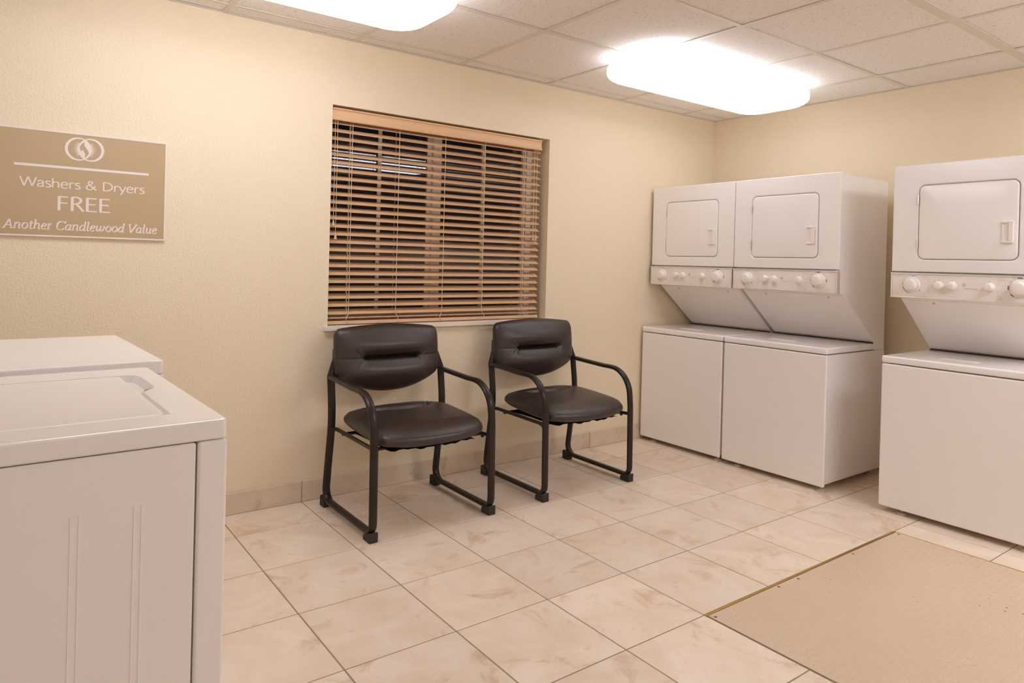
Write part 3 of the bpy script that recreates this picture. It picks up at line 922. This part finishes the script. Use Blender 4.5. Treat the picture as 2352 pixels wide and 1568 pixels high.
# ------------------------------------------------------------------ arm chairs
def pillow(hw, hv, outline, thick_f, thick_b, nu=36, nv=30, axis='back', dent=None, drop=None):
    """padded cushion over an outline; outline(u)-> (lo, hi) in the second axis for u in -1..1"""
    bm = bm_new()
    F, B = [], []
    for i in range(nu + 1):
        u = math.sin(PI / 2 * (-1 + 2 * i / nu))
        lo, hi = outline(u)
        fr, br = [], []
        for j in range(nv + 1):
            v = math.sin(PI / 2 * (-1 + 2 * j / nv))
            x, w = u * hw, lo + (hi - lo) * (v + 1) / 2
            prof = (max(0.0, 1 - abs(u) ** 5.0) * max(0.0, 1 - abs(v) ** 4.0)) ** 0.42
            tf, tb = thick_f * prof, thick_b * prof
            if dent: tf -= dent(x, w) * prof
            off = drop(x, w) if drop else 0.0
            if axis == 'back':
                fr.append(bm.verts.new((x, -tf + off, w))); br.append(bm.verts.new((x, tb + off, w)))
            else:
                fr.append(bm.verts.new((x, w, tf + off))); br.append(bm.verts.new((x, w, -tb + off)))
        F.append(fr); B.append(br)
    for i in range(nu):
        for j in range(nv):
            bm.faces.new((F[i][j], F[i + 1][j], F[i + 1][j + 1], F[i][j + 1]))
            bm.faces.new((B[i][j], B[i][j + 1], B[i + 1][j + 1], B[i + 1][j]))
    bmesh.ops.remove_doubles(bm, verts=bm.verts[:], dist=0.0006)
    return bm

def back_outline(u):
    x = abs(u)
    hi = 0.905 - 0.022 * x ** 2
    if x > 0.89: hi -= 0.040 * (1 - math.sqrt(max(0, 1 - ((x - 0.89) / 0.11) ** 2)))
    lo = 0.566 + 0.086 * x ** 2.1
    if x > 0.92: lo += 0.026 * (1 - math.sqrt(max(0, 1 - ((x - 0.92) / 0.08) ** 2)))
    return lo, hi
def gauss(t): return math.exp(-t * t)
def back_dent(x, z):
    zz = 0.742
    seam = 0.003 * gauss((z - zz) / 0.005)
    span = 1 / (1 + math.exp((abs(x) - 0.150) / 0.006))
    d = seam + 0.034 * span * gauss((z - zz - 0.002) / 0.0085) + 0.012 * span * gauss((z - zz) / 0.030)
    # pulled creases at both ends of the tuft
    for s in (-1, 1):
        for k, (dx, sl) in enumerate(((0.0, 0.9), (0.014, 1.6), (-0.016, 1.2))):
            t = (x - s * (0.150 + dx)) - s * sl * 0.6 * abs(z - zz)
            d += 0.0042 * gauss(t / 0.005) * gauss((z - zz) / 0.032)
    # fullness of the two rolls
    d -= 0.022 * gauss((z - 0.805) / 0.045) * (1 - (x / 0.30) ** 2) + 0.022 * gauss((z - 0.675) / 0.05) * (1 - (x / 0.30) ** 2)
    return d
def seat_outline(u):
    x = abs(u)
    lo = -0.690 + 0.062 * x ** 2.6
    if x > 0.84: lo += 0.070 * (1 - math.sqrt(max(0, 1 - ((x - 0.84) / 0.16) ** 2)))
    hi = -0.195 - 0.02 * x ** 2
    if x > 0.78: hi -= 0.075 * (1 - math.sqrt(max(0, 1 - ((x - 0.78) / 0.22) ** 2)))
    return lo, hi
def seat_dent(x, y):
    yy = -0.335 + 0.10 * (x / 0.26) ** 2
    span = 1 / (1 + math.exp((abs(x) - 0.150) / 0.012))
    d = 0.0015 * gauss((y - yy) / 0.004) + 0.026 * span * gauss((y - yy) / 0.016) - 0.010 * gauss((y - yy - 0.07) / 0.05) * (1 - (x / 0.30) ** 2)
    for s in (-1, 1):
        for k, (dx, sl) in enumerate(((0.0, 0.8), (0.02, 1.5), (-0.018, 0.3))):
            t = (x - s * (0.150 + dx)) - s * sl * 0.4 * (y - yy)
            d += 0.0045 * gauss(t / 0.006) * gauss((y - yy) / 0.05)
    d += 0.0018 * gauss(((x - 0.1) + 0.7 * (y + 0.52)) / 0.006) * gauss((y + 0.52) / 0.06)
    d += 0.0016 * gauss(((x + 0.15) - 0.5 * (y + 0.58)) / 0.006) * gauss((y + 0.58) / 0.05)
    return d

def seat_drop(x, y): return 0.424 + 0.030 * (y + 0.69) / 0.5 - 0.05 * max(0.0, (-0.58 - y)) / 0.11 * 0.25

def make_chair():
    root = empty('guest_chair', (0, 0, 0))
    hw = 0.312
    sec = []
    n = 20
    for k in range(n):
        a = 2 * PI * k / n
        c, s = math.cos(a), math.sin(a)
        aa = 0.0190 * math.copysign(abs(c) ** 0.62, c)
        bb = 0.0100 * math.copysign(abs(s) ** 0.75, s)
        if abs(c) < 0.35: bb += math.copysign(0.0016, bb)        # raised rib along the middle
        sec.append((aa, bb))
    # side loop: behind the back, down the rear leg, along the floor, up the front, over to the arm
    prof = [(-0.138, 0.765), (-0.144, 0.715), (-0.152, 0.640), (-0.182, 0.440), (-0.150, 0.250), (-0.118, 0.034), (-0.655, 0.034), (-0.648, 0.420), (-0.628, 0.628), (-0.420, 0.628), (-0.158, 0.640)]
    rad = [0, .3, .3, .6, .5, .060, .045, .5, .150, .3, 0]
    pth = fillet(prof, rad, 8)
    side = Vector((1, 0, 0))
    for s in (-1, 1):
        bm = bm_new()
        add_sweep(bm, [Vector((s * hw, q.x, q.y)) for q in pth], sec, side)
        for v in bm.verts:          # the uprights lean in behind the cushion
            if v.co.z > 0.650 and v.co.y > -0.175:
                t = min(1.0, (v.co.z - 0.650) / 0.115)
                v.co.x -= s * 0.042 * t * t * (3 - 2 * t)
        obj('side_frame', bm, MAT['frame'], root, smooth=True, angle=50)
        # glides under the runner
        for (y0, y1) in ((-0.150, -0.098), (-0.668, -0.600)):
            bm = bm_new()
            front = y0 < -0.5
            pts = [(y0, 0.0), (y1, 0.0), (y1, 0.024), (y0, 0.046)] if front else [(y0, 0.0), (y1, 0.0), (y1, 0.052), (y0, 0.024)]
            add_prism(bm, pts, 'x', s * hw - 0.0205, s * hw + 0.0205, 0.003, 1)
            obj('foot_glide', bm, MAT['rubber'], root)
        # seat rail from rear leg to front leg
        bm = bm_new()
        add_tube(bm, [Vector((s * hw, -0.178, 0.392)), Vector((s * (hw - 0.018), -0.205, 0.392)), Vector((s * (hw - 0.022), -0.60, 0.384)), Vector((s * (hw - 0.010), -0.645, 0.384))], 0.0095, 10)
        obj('seat_rail', bm, MAT['frame'], root, smooth=True, angle=60)
        bm = bm_new()
        add_lathe(bm, [(0, 0.004), (0.007, 0.004), (0.0085, 0.0), (0.0085, -0.02)], 10, Matrix.Translation((s * (hw - 0.022), -0.60, 0.371)) @ Matrix.Rotation(PI, 4, 'X'))
        obj('bolt', bm, MAT['frame'], root)
        # bracket that holds the back cushion
        obj('back_bracket', box(s * hw - 0.014 - s * 0.028, s * hw + 0.014 - s * 0.028, -0.142, -0.128, 0.665, 0.775, .002, 1), MAT['frame'], root)
    for y in (-0.26, -0.58):
        bm = bm_new()
        add_tube(bm, [Vector((-hw + 0.02, y, 0.380)), Vector((hw - 0.02, y, 0.380))], 0.0085, 10)
        obj('cross_bar', bm, MAT['frame'], root, smooth=True, angle=60)
    bk = obj('backrest', pillow(0.292, 0, back_outline, 0.058, 0.042, 150, 150, 'back', back_dent,
             lambda x, z: -0.155 + (z - 0.74) * 0.10), MAT['leather'], root, smooth=True, angle=70)
    bk.location = (-0.008, 0, -0.013)
    st = obj('seat', pillow(0.292, 0, seat_outline, 0.050, 0.046, 150, 120, 'seat', seat_dent,
             seat_drop), MAT['leather'], root, smooth=True, angle=70)
    # piping seam round the top of the seat
    bm = bm_new()
    pp = []
    for k in range(120):
        a = 2 * PI * k / 120
        c, q = math.cos(a), math.sin(a)
        f = (abs(c) ** 7 + abs(q) ** 7) ** (-1 / 7)
        u, v = max(-.985, min(.985, c * f * 0.975)), max(-.985, min(.985, q * f * 0.972))
        lo, hi = seat_outline(u)
        x, y = u * 0.292, lo + (hi - lo) * (v + 1) / 2
        pr_ = (max(0.0, 1 - abs(u) ** 5.0) * max(0.0, 1 - abs(v) ** 4.0)) ** 0.42
        pp.append(Vector((x, y, 0.050 * pr_ - seat_dent(x, y) * pr_ + seat_drop(x, y))))
    add_tube(bm, pp, 0.0019, 6, closed=True)
    obj('piping', bm, MAT['leather'], st, smooth=True)
    # sagging dust cover under the seat
    bm = bm_new()
    G = []
    for i in range(25):
        row = []
        for j in range(13):
            x = -0.225 + 0.45 * i / 24
            y0 = seat_outline(x / 0.292)[0] + 0.026
            y = y0 + (-0.24 - y0) * j / 12
            row.append(bm.verts.new((x, y, 0.379 - 0.003 * math.sin(i * 1.9 + j * .7) * (1 if j < 3 else .5) - 0.003 * math.cos(i * .8))))
        G.append(row)
    for i in range(24):
        for j in range(12):
            bm.faces.new((G[i][j], G[i + 1][j], G[i + 1][j + 1], G[i][j + 1]))
    obj('dust_cover', bm, MAT['liner'], root, smooth=True, angle=80)
    return root

ch = make_chair()
ch.location = (-2.815, 0.0, 0)
tag(ch, 'dark brown padded armchair on sled legs, left one under the window blind', 'chair', 'brown armchairs under the window')
ch2 = copy_tree(ch)
ch2.location = (-1.853, 0.0, 0)
ch2['label'] = 'dark brown padded armchair on sled legs, nearer the stacked dryers in the corner'

# ------------------------------------------------------------------ stacked washer and dryer units
def text_into(bm, s, x, y, z, size, align='LEFT'):
    """flat print standing in the x-z plane, made with the built-in typeface"""
    cu = bpy.data.curves.new('print', 'FONT')
    cu.body = s; cu.size = size; cu.align_x = align; cu.resolution_u = 1
    o = bpy.data.objects.new('print', cu)
    COL.objects.link(o)
    dg = bpy.context.evaluated_depsgraph_get()
    me = bpy.data.meshes.new_from_object(o.evaluated_get(dg))
    me.transform(Matrix.Translation((x, y, z)) @ Matrix.Rotation(PI / 2, 4, 'X'))
    bm.from_mesh(me)
    bpy.data.objects.remove(o); bpy.data.curves.remove(cu); bpy.data.meshes.remove(me)

UW = 0.668
def foot_bm(x, y, h):
    bm = bm_new()
    add_lathe(bm, [(0.0, 0.0), (0.024, 0.0), (0.026, 0.004), (0.024, 0.010), (0.013, 0.012), (0.0085, 0.013), (0.0085, h)], 14, Matrix.Translation((x, y, 0)))
    return bm

def round_plate(x0, x1, z0, z1, r, y_front, depth, bulge=0.0, bev=0.004):
    """rounded-rectangle slab facing -y with softened edge"""
    bm = bm_new()
    steps = [(0.0, y_front + depth), (0.0, y_front + bev), (bev * 0.3, y_front + bev * 0.3), (bev, y_front)]
    for k in range(1, 9):
        t = k / 8
        steps.append((bev + 0.145 * t, y_front - bulge * math.sin(t * PI / 2)))
    rings = []
    for ins, y in steps:
        rings.append([bm.verts.new((x, y, z)) for x, z in rrect(x0 + ins, x1 - ins, z0 + ins, z1 - ins, max(r - ins, 0.012), 6)])
    for A, B in zip(rings[:-1], rings[1:]):
        n = len(A)
        for k in range(n):
            l = (k + 1) % n
            bm.faces.new((A[k], A[l], B[l], B[k]))
    bm.faces.new(rings[-1]); bm.faces.new(rings[0][::-1])
    return bm

def frame_with_hole(x0, x1, z0, z1, r_out, hole, yf, depth, lip):
    """front sheet with a rounded opening whose edge rolls in"""
    bm = bm_new()
    n = 6
    hx0, hx1, hz0, hz1, hr = hole
    O = [rrect(x0, x1, z0, z1, 0.004, n), rrect(x0 + 0.004, x1 - 0.004, z0 + 0.004, z1 - 0.004, 0.004, n)]
    H = [rrect(hx0 - lip, hx1 + lip, hz0 - lip, hz1 + lip, hr + lip, n), rrect(hx0 - lip * .3, hx1 + lip * .3, hz0 - lip * .3, hz1 + lip * .3, hr + lip * .3, n), rrect(hx0, hx1, hz0, hz1, hr, n)]
    loops = [(O[0], yf + depth), (O[0], yf + 0.004), (O[1], yf), (H[0], yf), (H[1], yf + lip * .35), (H[2], yf + lip * 1.1), (H[2], yf + 0.02)]
    rings = [[bm.verts.new((x, y, z)) for x, z in lp] for lp, y in loops]
    m = len(rings[0])
    for A, B in zip(rings[:-1], rings[1:]):
        for k in range(m):
            l = (k + 1) % m
            bm.faces.new((A[k], A[l], B[l], B[k]))
    return bm

def dial_marks(bm, cx, cz, y, r, items, w=0.0012):
    for a0, a1, r0, r1 in items:
        n = max(1, int(abs(a1 - a0) / 8))
        pv = None
        for k in range(n + 1):
            a = math.radians(a0 + (a1 - a0) * k / n)
            A = bm.verts.new((cx + (r + r0) * math.cos(a), y, cz + (r + r0) * math.sin(a)))
            B = bm.verts.new((cx + (r + r1) * math.cos(a), y, cz + (r + r1) * math.sin(a)))
            if pv: bm.faces.new((pv[0], pv[1], B, A))
            pv = (A, B)

def make_stack():
    root = empty('stacked_washer_dryer', (0, 0, 0))
    h = UW / 2
    DX = 0.006
    E_ = MAT['enamel']
    # washer cabinet
    wb = obj('washer_cabinet', box(-h + 0.002, h - 0.002, 0.012, 0.66, 0.042, 0.757, 0.004, 2), E_, root, smooth=True)
    obj('front_panel', box(-h, h, 0.0, 0.018, 0.027, 0.7565, 0.008, 3), E_, root, smooth=True)
    for s in (-1, 1):       # pressed ribs on the cabinet sides
        for y0, y1 in ((0.155, 0.300), (0.475, 0.620)):
            bm = bm_new()
            for a, b_ in ((y0, y0 + 0.006), (y1 - 0.006, y1)):
                add_box(bm, s * (h - 0.004), s * (h - 0.0013), a, b_, 0.14, 0.66, 0.0012, 1)
            add_box(bm, s * (h - 0.004), s * (h - 0.0013), y0, y1, 0.655, 0.661, 0.0012, 1)
            obj('pressed_rib', bm, E_, wb, smooth=True)
    for x in (-h + 0.105, h - 0.032):
        obj('levelling_foot', foot_bm(x, 0.034, 0.047), MAT['foot'], root, smooth=True)
        obj('levelling_foot', foot_bm(x, 0.58, 0.047), MAT['foot'], root, smooth=True)
    # lid
    obj('gap_shade', box(DX - h + 0.012, DX + h - 0.012, 0.512, 0.536, 0.7968, 0.8035), MAT['dark'], root)  # dark strip standing in for the shade in the gap over the lid
    lid = obj('washer_top', box(-h - 0.001, h + 0.001, -0.001, 0.535, 0.7610, 0.797, 0.009, 3), E_, root, smooth=True)
    obj('label_sticker', box(-0.12, 0.05, 0.13, 0.20, 0.7968, 0.7974), MAT['label'], lid)
    # dryer cabinet with the undercut
    bm = bm_new()
    add_prism(bm, [(0.090, 1.772), (0.090, 1.094), (0.160, 1.092), (0.530, 0.802), (0.540, 0.7572), (0.650, 0.7572), (0.650, 1.772)], 'x', DX - h + 0.006, DX + h - 0.006, 0.005, 2)
    dr = obj('dryer_cabinet', bm, E_, root, smooth=True)
    def UP(o):      # the upper half stands a little back of the washer front
        o.location = (DX, 0.018, 0.0)
        return o
    # sloped cover plate and its screws
    d = Vector((0.0, 0.530 - 0.160, 0.802 - 1.092)); L0 = d.length; d.normalize()
    nrm = Vector((0, d.z, -d.y))
    bm = bm_new()
    a_, b_ = 0.012, L0 - 0.012
    cs = []
    for s in (-1, 1):
        for t in (a_, b_):
            cs.append(Vector((DX + s * (h - 0.014), 0.160, 1.092)) + d * t)
    pl_ = [cs[0], cs[1], cs[3], cs[2]]
    lo = [bm.verts.new(v) for v in pl_]
    hi = [bm.verts.new(v + nrm * 0.003) for v in pl_]
    bm.faces.new(lo); bm.faces.new(hi[::-1])
    for k in range(4):
        l = (k + 1) % 4
        bm.faces.new((lo[k], lo[l], hi[l], hi[k]))
    cov = obj('sloped_cover', bm, MAT['enamel'], root)
    for x in (-h + 0.165, h - 0.10):
        c0 = Vector((x, 0.160, 1.092)) + d * 0.03 + nrm * 0.003
        rot = nrm.to_track_quat('Z', 'Y').to_matrix().to_4x4()
        bm = bm_new()
        add_lathe(bm, [(0.0065, 0.0), (0.0060, 0.0018), (0.002, 0.0026), (0, 0.0026)], 10, Matrix.Translation(c0) @ rot)
        obj('screw', bm, MAT['steel'], cov)
    # dryer face with door opening
    dz0, dz1, dx = 1.293, 1.669, 0.2155
    UP(obj('dryer_face', frame_with_hole(-h - 0.004, h + 0.004, 1.230, 1.775, 0.004, (-dx, dx, dz0, dz1, 0.030), 0.056, 0.020, 0.007), E_, root, smooth=True, angle=50))
    UP(obj('door_recess', box(-dx - 0.004, dx + 0.004, 0.0725, 0.0745, dz0 - 0.004, dz1 + 0.004), MAT['dark'], root))
    door = obj('dryer_door', round_plate(-dx + 0.0035, dx - 0.0035, dz0 + 0.0035, dz1 - 0.0035, 0.027, 0.0555, 0.015, 0.004, 0.005), E_, root, smooth=True, angle=50)
    UP(door)
    # recessed pull
    bm = bm_new()
    hx0, hx1, hz0, hz1 = dx - 0.066, dx - 0.018, 1.374, 1.476
    y0 = 0.0435
    ring_o = [(hx0, hz0), (hx1, hz0), (hx1, hz1), (hx0, hz1)]
    w_ = 0.013
    add_box(bm, hx0, hx1, y0, 0.053, hz0, hz0 + 0.009, .002, 1); add_box(bm, hx0, hx1, y0, 0.053, hz1 - 0.009, hz1, .002, 1)
    add_box(bm, hx1 - 0.020, hx1, y0, 0.053, hz0 + 0.009, hz1 - 0.009, .002, 1)
    add_box(bm, hx0, hx0 + 0.004, y0 + 0.006, 0.053, hz0 + 0.009, hz1 - 0.009, .001, 1)
    add_box(bm, hx0 + 0.003, hx1 - 0.018, 0.0505, 0.053, hz0 + 0.008, hz1 - 0.008)
    obj('handle', bm, MAT['plastic'], door)
    for z in (1.595, 1.372):
        bm = bm_new()
        add_lathe(bm, [(0, -0.024), (0.0038, -0.024), (0.0038, -0.008), (0.0032, -0.0075), (0.0032, -0.0065), (0.0038, -0.006), (0.0038, 0.008), (0.0032, 0.0085), (0.0032, 0.0095), (0.0038, 0.010), (0.0038, 0.024), (0, 0.024)], 10, Matrix.Translation((-dx - 0.001, 0.0545, z)))
        obj('hinge', bm, MAT['chrome'], door)
    # control panel
    pz0, pz1, py = 1.0985, 1.2225, 0.052
    cp = obj('control_panel', box(-h + 0.004, h - 0.004, py, 0.075, pz0, pz1), MAT['plastic'], root)
    UP(cp)
    for z0, z1 in ((pz1 - 0.004, pz1 + 0.001), (pz0 - 0.001, pz0 + 0.004)):
        obj('trim_strip', box(-h - .003, h + .003, py - 0.004, 0.075, z0, z1, .0018, 2), MAT['chrome'], cp)
    for s in (-1, 1):
        obj('end_cap', box(min(s * (h + .003), s * (h - 0.004)), max(s * (h + .003), s * (h - 0.004)), py - 0.0035, 0.082, pz0 - 0.002, pz1 + 0.002, .001, 1), MAT['chrome'], cp)
    def knob(x, z, rb, rc, hh):
        m_ = Matrix.Translation((x, py, z)) @ Matrix.Rotation(PI / 2, 4, 'X')
        bm = bm_new()
        add_lathe(bm, [(rb, 0.0), (rb, 0.002), (rb * 0.96, 0.006), (rb * .90, 0.0075), (rc * 1.02, 0.008), (rc, 0.010), (rc * .97, hh - 0.004), (rc * .88, hh - 0.0008), (rc * .75, hh), (0, hh)], 28, m_)
        obj('knob', bm, MAT['plastic'], cp, smooth=True, angle=50)
    zc = 1.165
    knob(-0.235, zc, 0.040, 0.0285, 0.034)
    for x in (-0.110, -0.051, 0.107): knob(x, zc + 0.001, 0.0225, 0.0185, 0.026)
    knob(0.228, zc + 0.002, 0.041, 0.0300, 0.036)
    yp = py - 0.0004
    g, r_, p_ = bm_new(), bm_new(), bm_new()
    # wash dial
    dial_marks(g, -0.235, zc, yp, 0.042, [(195, 250, 0, .004), (82, 88, .0005, .005), (74, 79, .001, .005), (-40, -33, .001, .006)])
    dial_marks(r_, -0.235, zc, yp, 0.042, [(168, 171, .001, .004), (175, 178, .001, .004), (182, 185, .001, .004), (62, 65, .003, .006), (-47, -44, .002, .005)])
    # drying dial
    ticks = [(a, a + 2.2, .0015, .0045) for a in range(20, 85, 9)] + [(a, a + 2.2, .0015, .0045) for a in range(112, 165, 9)] + [(a, a + 2.2, .0015, .0045) for a in range(252, 340, 10)]
    dial_marks(g, 0.228, zc + .002, yp, 0.043, [(80, 104, 0, .007), (-10, 10, 0, .007), (168, 192, 0, .006), (218, 240, 0, .006)] + ticks)
    dial_marks(r_, 0.228, zc + .002, yp, 0.043, [(198, 201, .001, .004), (208, 211, .001, .004), (30, 33, .005, .008), (140, 143, .005, .008)])
    for x in (-0.110, -0.051, 0.107):
        dial_marks(g, x, zc + .001, yp, 0.0235, [(85, 95, 0, .003)] + ([(130, 138, 0, .003), (42, 50, 0, .003)] if x < 0 else []))
        rr = 0.0166
    # round emblem with two scripted letters
    dial_marks(g, 0, 1.1725, yp, 0.0055, [(0, 360, 0, .0016)])
    text_into(g, 'GE', 0, yp, 1.1700, 0.0070, 'CENTER')
    text_into(r_, 'Spacemaker Laundry', 0.000, yp, 1.1535, 0.0068, 'LEFT')
    for s, x, z, al in (('Regular', -0.312, 1.205, 'LEFT'), ('Delicate', -0.175, 1.106, 'CENTER'), ('Permanent', -0.175, 1.205, 'CENTER'), ('Press', -0.170, 1.197, 'CENTER'),
                        ('Knits', -0.312, 1.116, 'LEFT'), ('Wash Temp', -0.110, 1.130, 'CENTER'), ('Load Size', -0.051, 1.130, 'CENTER'), ('Start', 0.107, 1.130, 'CENTER'),
                        ('Auto', 0.146, 1.206, 'LEFT'), ('Regular', 0.146, 1.198, 'LEFT'), ('Air', 0.146, 1.120, 'LEFT'), ('Fluff', 0.146, 1.112, 'LEFT'), ('Timed', 0.290, 1.108, 'LEFT')):
        text_into(p_, s, x, yp, z, 0.0074, al)
    for x0, x1, z0, z1 in ((-0.158, -0.157, 1.12, 1.205), (-0.20, -0.158, 1.120, 1.1207), (0.140, 0.141, 1.175, 1.208), (0.141, 0.178, 1.175, 1.1757), (0.140, 0.141, 1.105, 1.150), (0.141, 0.178, 1.1493, 1.150)):
        v = [p_.verts.new(c) for c in ((x0, yp, z0), (x1, yp, z0), (x1, yp, z1), (x0, yp, z1))]
        p_.faces.new(v)
    tag(obj('dial_print', g, MAT['grey_print'], cp), kind='stuff')
    tag(obj('dial_print', r_, MAT['red_print'], cp), kind='stuff')
    tag(obj('caption_print', p_, MAT['pale_print'], cp), kind='stuff')
    return root

FRONT_X = -0.770
units = (
    (-0.3550, 'white stacked washer and dryer standing in the room corner beside the window'),
    (-1.0365, 'white stacked washer and dryer standing in the middle, side panel in view'),
    (-1.9960, 'white stacked washer and dryer cut by the right picture edge, beside the floor hatch'),
)
st0 = make_stack()
st0.rotation_euler = (0, 0, -PI / 2)
for k, (yc, lab) in enumerate(units):
    o = st0 if k == 0 else copy_tree(st0)
    o.location = (FRONT_X, yc, 0)
    tag(o, lab, 'washer dryer', 'stacked washer dryers along the right wall')

# ------------------------------------------------------------------ machines along the left wall
def make_washer(top=0.92, lidded=True):
    root = empty('top_load_washer' if lidded else 'front_load_dryer', (0, 0, 0))
    E_ = MAT['enamel']
    w, h = 0.712, 0.356
    D = 0.70
    zt = top - 0.037
    cab = obj('cabinet', box(-h + 0.002, h - 0.002, 0.056, D, 0.03, zt - 0.003, .003, 1), E_, root, smooth=True)
    obj('front_panel', box(-h + 0.0005, h - 0.0005, 0.0, 0.053, 0.03, zt - 0.002, .006, 3), E_, root, smooth=True)
    for s in (-1, 1):
        for y0 in (0.145, 0.240):
            bm = bm_new()
            add_box(bm, s * (h - 0.004), s * (h - 0.00185), y0, y0 + 0.012, 0.10, zt - 0.10, 0.0018, 3)
            obj('pressed_rib', bm, E_, cab, smooth=True)
    for x in (-h + 0.06, h - 0.06):
        for y in (0.05, D - 0.06):
            obj('levelling_foot', foot_bm(x, y, 0.035), MAT['foot'], root, smooth=True)
    # deck
    bm = bm_new()
    r = 0.007
    def outer(ins, z): return [bm.verts.new((x, y, z)) for x, y in rrect(-h + ins, h - ins, ins, D - ins, max(0.008 - ins, 0.002) + 0.004, 4)]
    loops = [outer(0.002, zt), outer(0, zt + 0.003), outer(0, top - r), outer(r * .3, top - r * .3), outer(r, top)]
    for A, B in zip(loops[:-1], loops[1:]):
        n = len(A)
        for k in range(n):
            l = (k + 1) % n
            bm.faces.new((A[k], A[l], B[l], B[k]))
    bm.faces.new(loops[0][::-1])
    if lidded:
        lx0, lx1, ly0, ly1 = -0.262, 0.232, 0.088, 0.505
        hole = [(lx0 - .006, ly0 - .007), (-0.01, ly0 - .007), (0.012, ly0 - .016), (0.030, ly0 - .036), (0.050, ly0 - .041), (0.190, ly0 - .041), (0.226, ly0 - .034), (lx1 + .006, ly0 - .012), (lx1 + .006, ly1 + .004), (lx0 - .006, ly1 + .004)]
        hv = [bm.verts.new((x, y, top)) for x, y in hole]
        he = [bm.edges.new((hv[i], hv[(i + 1) % len(hv)])) for i in range(len(hv))]
        oe = [e for e in bm.edges if e.verts[0] in loops[-1] and e.verts[1] in loops[-1]]
        bmesh.ops.triangle_fill(bm, use_beauty=True, edges=oe + he)
        # drop faces filling the opening itself
        cx, cy = (lx0 + lx1) / 2, (ly0 + ly1) / 2
        for f in list(bm.faces):
            if all(v in hv for v in f.verts): bm.faces.remove(f)
        # sloping walls of the recess
        fl_ = [bm.verts.new((x + (0.006 if x < 0 else -0.006), y + (0.010 if y < 0.2 else -0.004), top - 0.016)) for x, y in hole]
        m = len(hole)
        for k in range(m):
            l = (k + 1) % m
            bm.faces.new((hv[l], hv[k], fl_[k], fl_[l]))
        bm.faces.new(fl_[::-1])
    else:
        bm.faces.new(loops[-1])
    me = bpy.data.meshes.new('deck')
    bm.normal_update()
    bm.to_mesh(me); bm.free()
    me.shade_smooth(); me.set_sharp_from_angle(angle=math.radians(30))
    o = link_mesh('deck', me, E_, root)
    w = o.modifiers.new('weighted', 'WEIGHTED_NORMAL'); w.mode = 'FACE_AREA'; w.weight = 60; w.keep_sharp = True
    if lidded:
        bm = bm_new()
        rings = []
        for ins, z in ((0.004, top - 0.012), (0.0, top - 0.010), (0.0, top - 0.004), (0.0015, top - 0.0012), (0.005, top)):
            rings.append([bm.verts.new((x, y, z)) for x, y in rrect(lx0 + ins, lx1 - ins, ly0 + ins, ly1 - ins, 0.022 - ins, 6)])
        for A, B in zip(rings[:-1], rings[1:]):
            for k in range(len(A)):
                l = (k + 1) % len(A)
                bm.faces.new((A[k], A[l], B[l], B[k]))
        bm.faces.new(rings[-1]); bm.faces.new(rings[0][::-1])
        obj('lid', bm, E_, root, smooth=True, angle=40)
    # backsplash console
    bm = bm_new()
    add_prism(bm, [(D - 0.075, top - 0.001), (D - 0.065, top + 0.13), (D - 0.03, top + 0.15), (D - 0.002, top + 0.145), (D - 0.002, top - 0.001)], 'x', -h + 0.005, h - 0.005, 0.006, 2)
    con = obj('console', bm, E_, root, smooth=True)
    for x in ((-0.22, 0.02, 0.20) if lidded else (-0.15, 0.18)):
        bm = bm_new()
        m_ = Matrix.Translation((x, D - 0.0705, top + 0.07)) @ Matrix.Rotation(PI / 2 - 0.08, 4, 'X')
        add_lathe(bm, [(0.030, 0.0), (0.028, 0.005), (0.021, 0.007), (0.019, 0.026), (0, 0.027)], 20, m_)
        obj('knob', bm, MAT['plastic'], con, smooth=True, angle=50)
    if not lidded:
        obj('dryer_door', round_plate(-0.24, 0.24, 0.30, 0.76, 0.03, -0.006, 0.010, 0.003, 0.004), E_, root, smooth=True, angle=50)
    return root

wm = make_washer(0.920, True)
wm.location = (-4.110, -1.668, 0); wm.rotation_euler = (0, 0, PI / 2 + math.radians(2.0))
tag(wm, 'white top loading washer in front, with lid and finger recess in its deck', 'washer')
dm = make_washer(0.9275, False)
dm.location = (-4.088, -0.900, 0); dm.rotation_euler = (0, 0, PI / 2 + math.radians(2.6))
tag(dm, 'white laundry machine with a plain flat top, between front washer and sign wall', 'dryer')
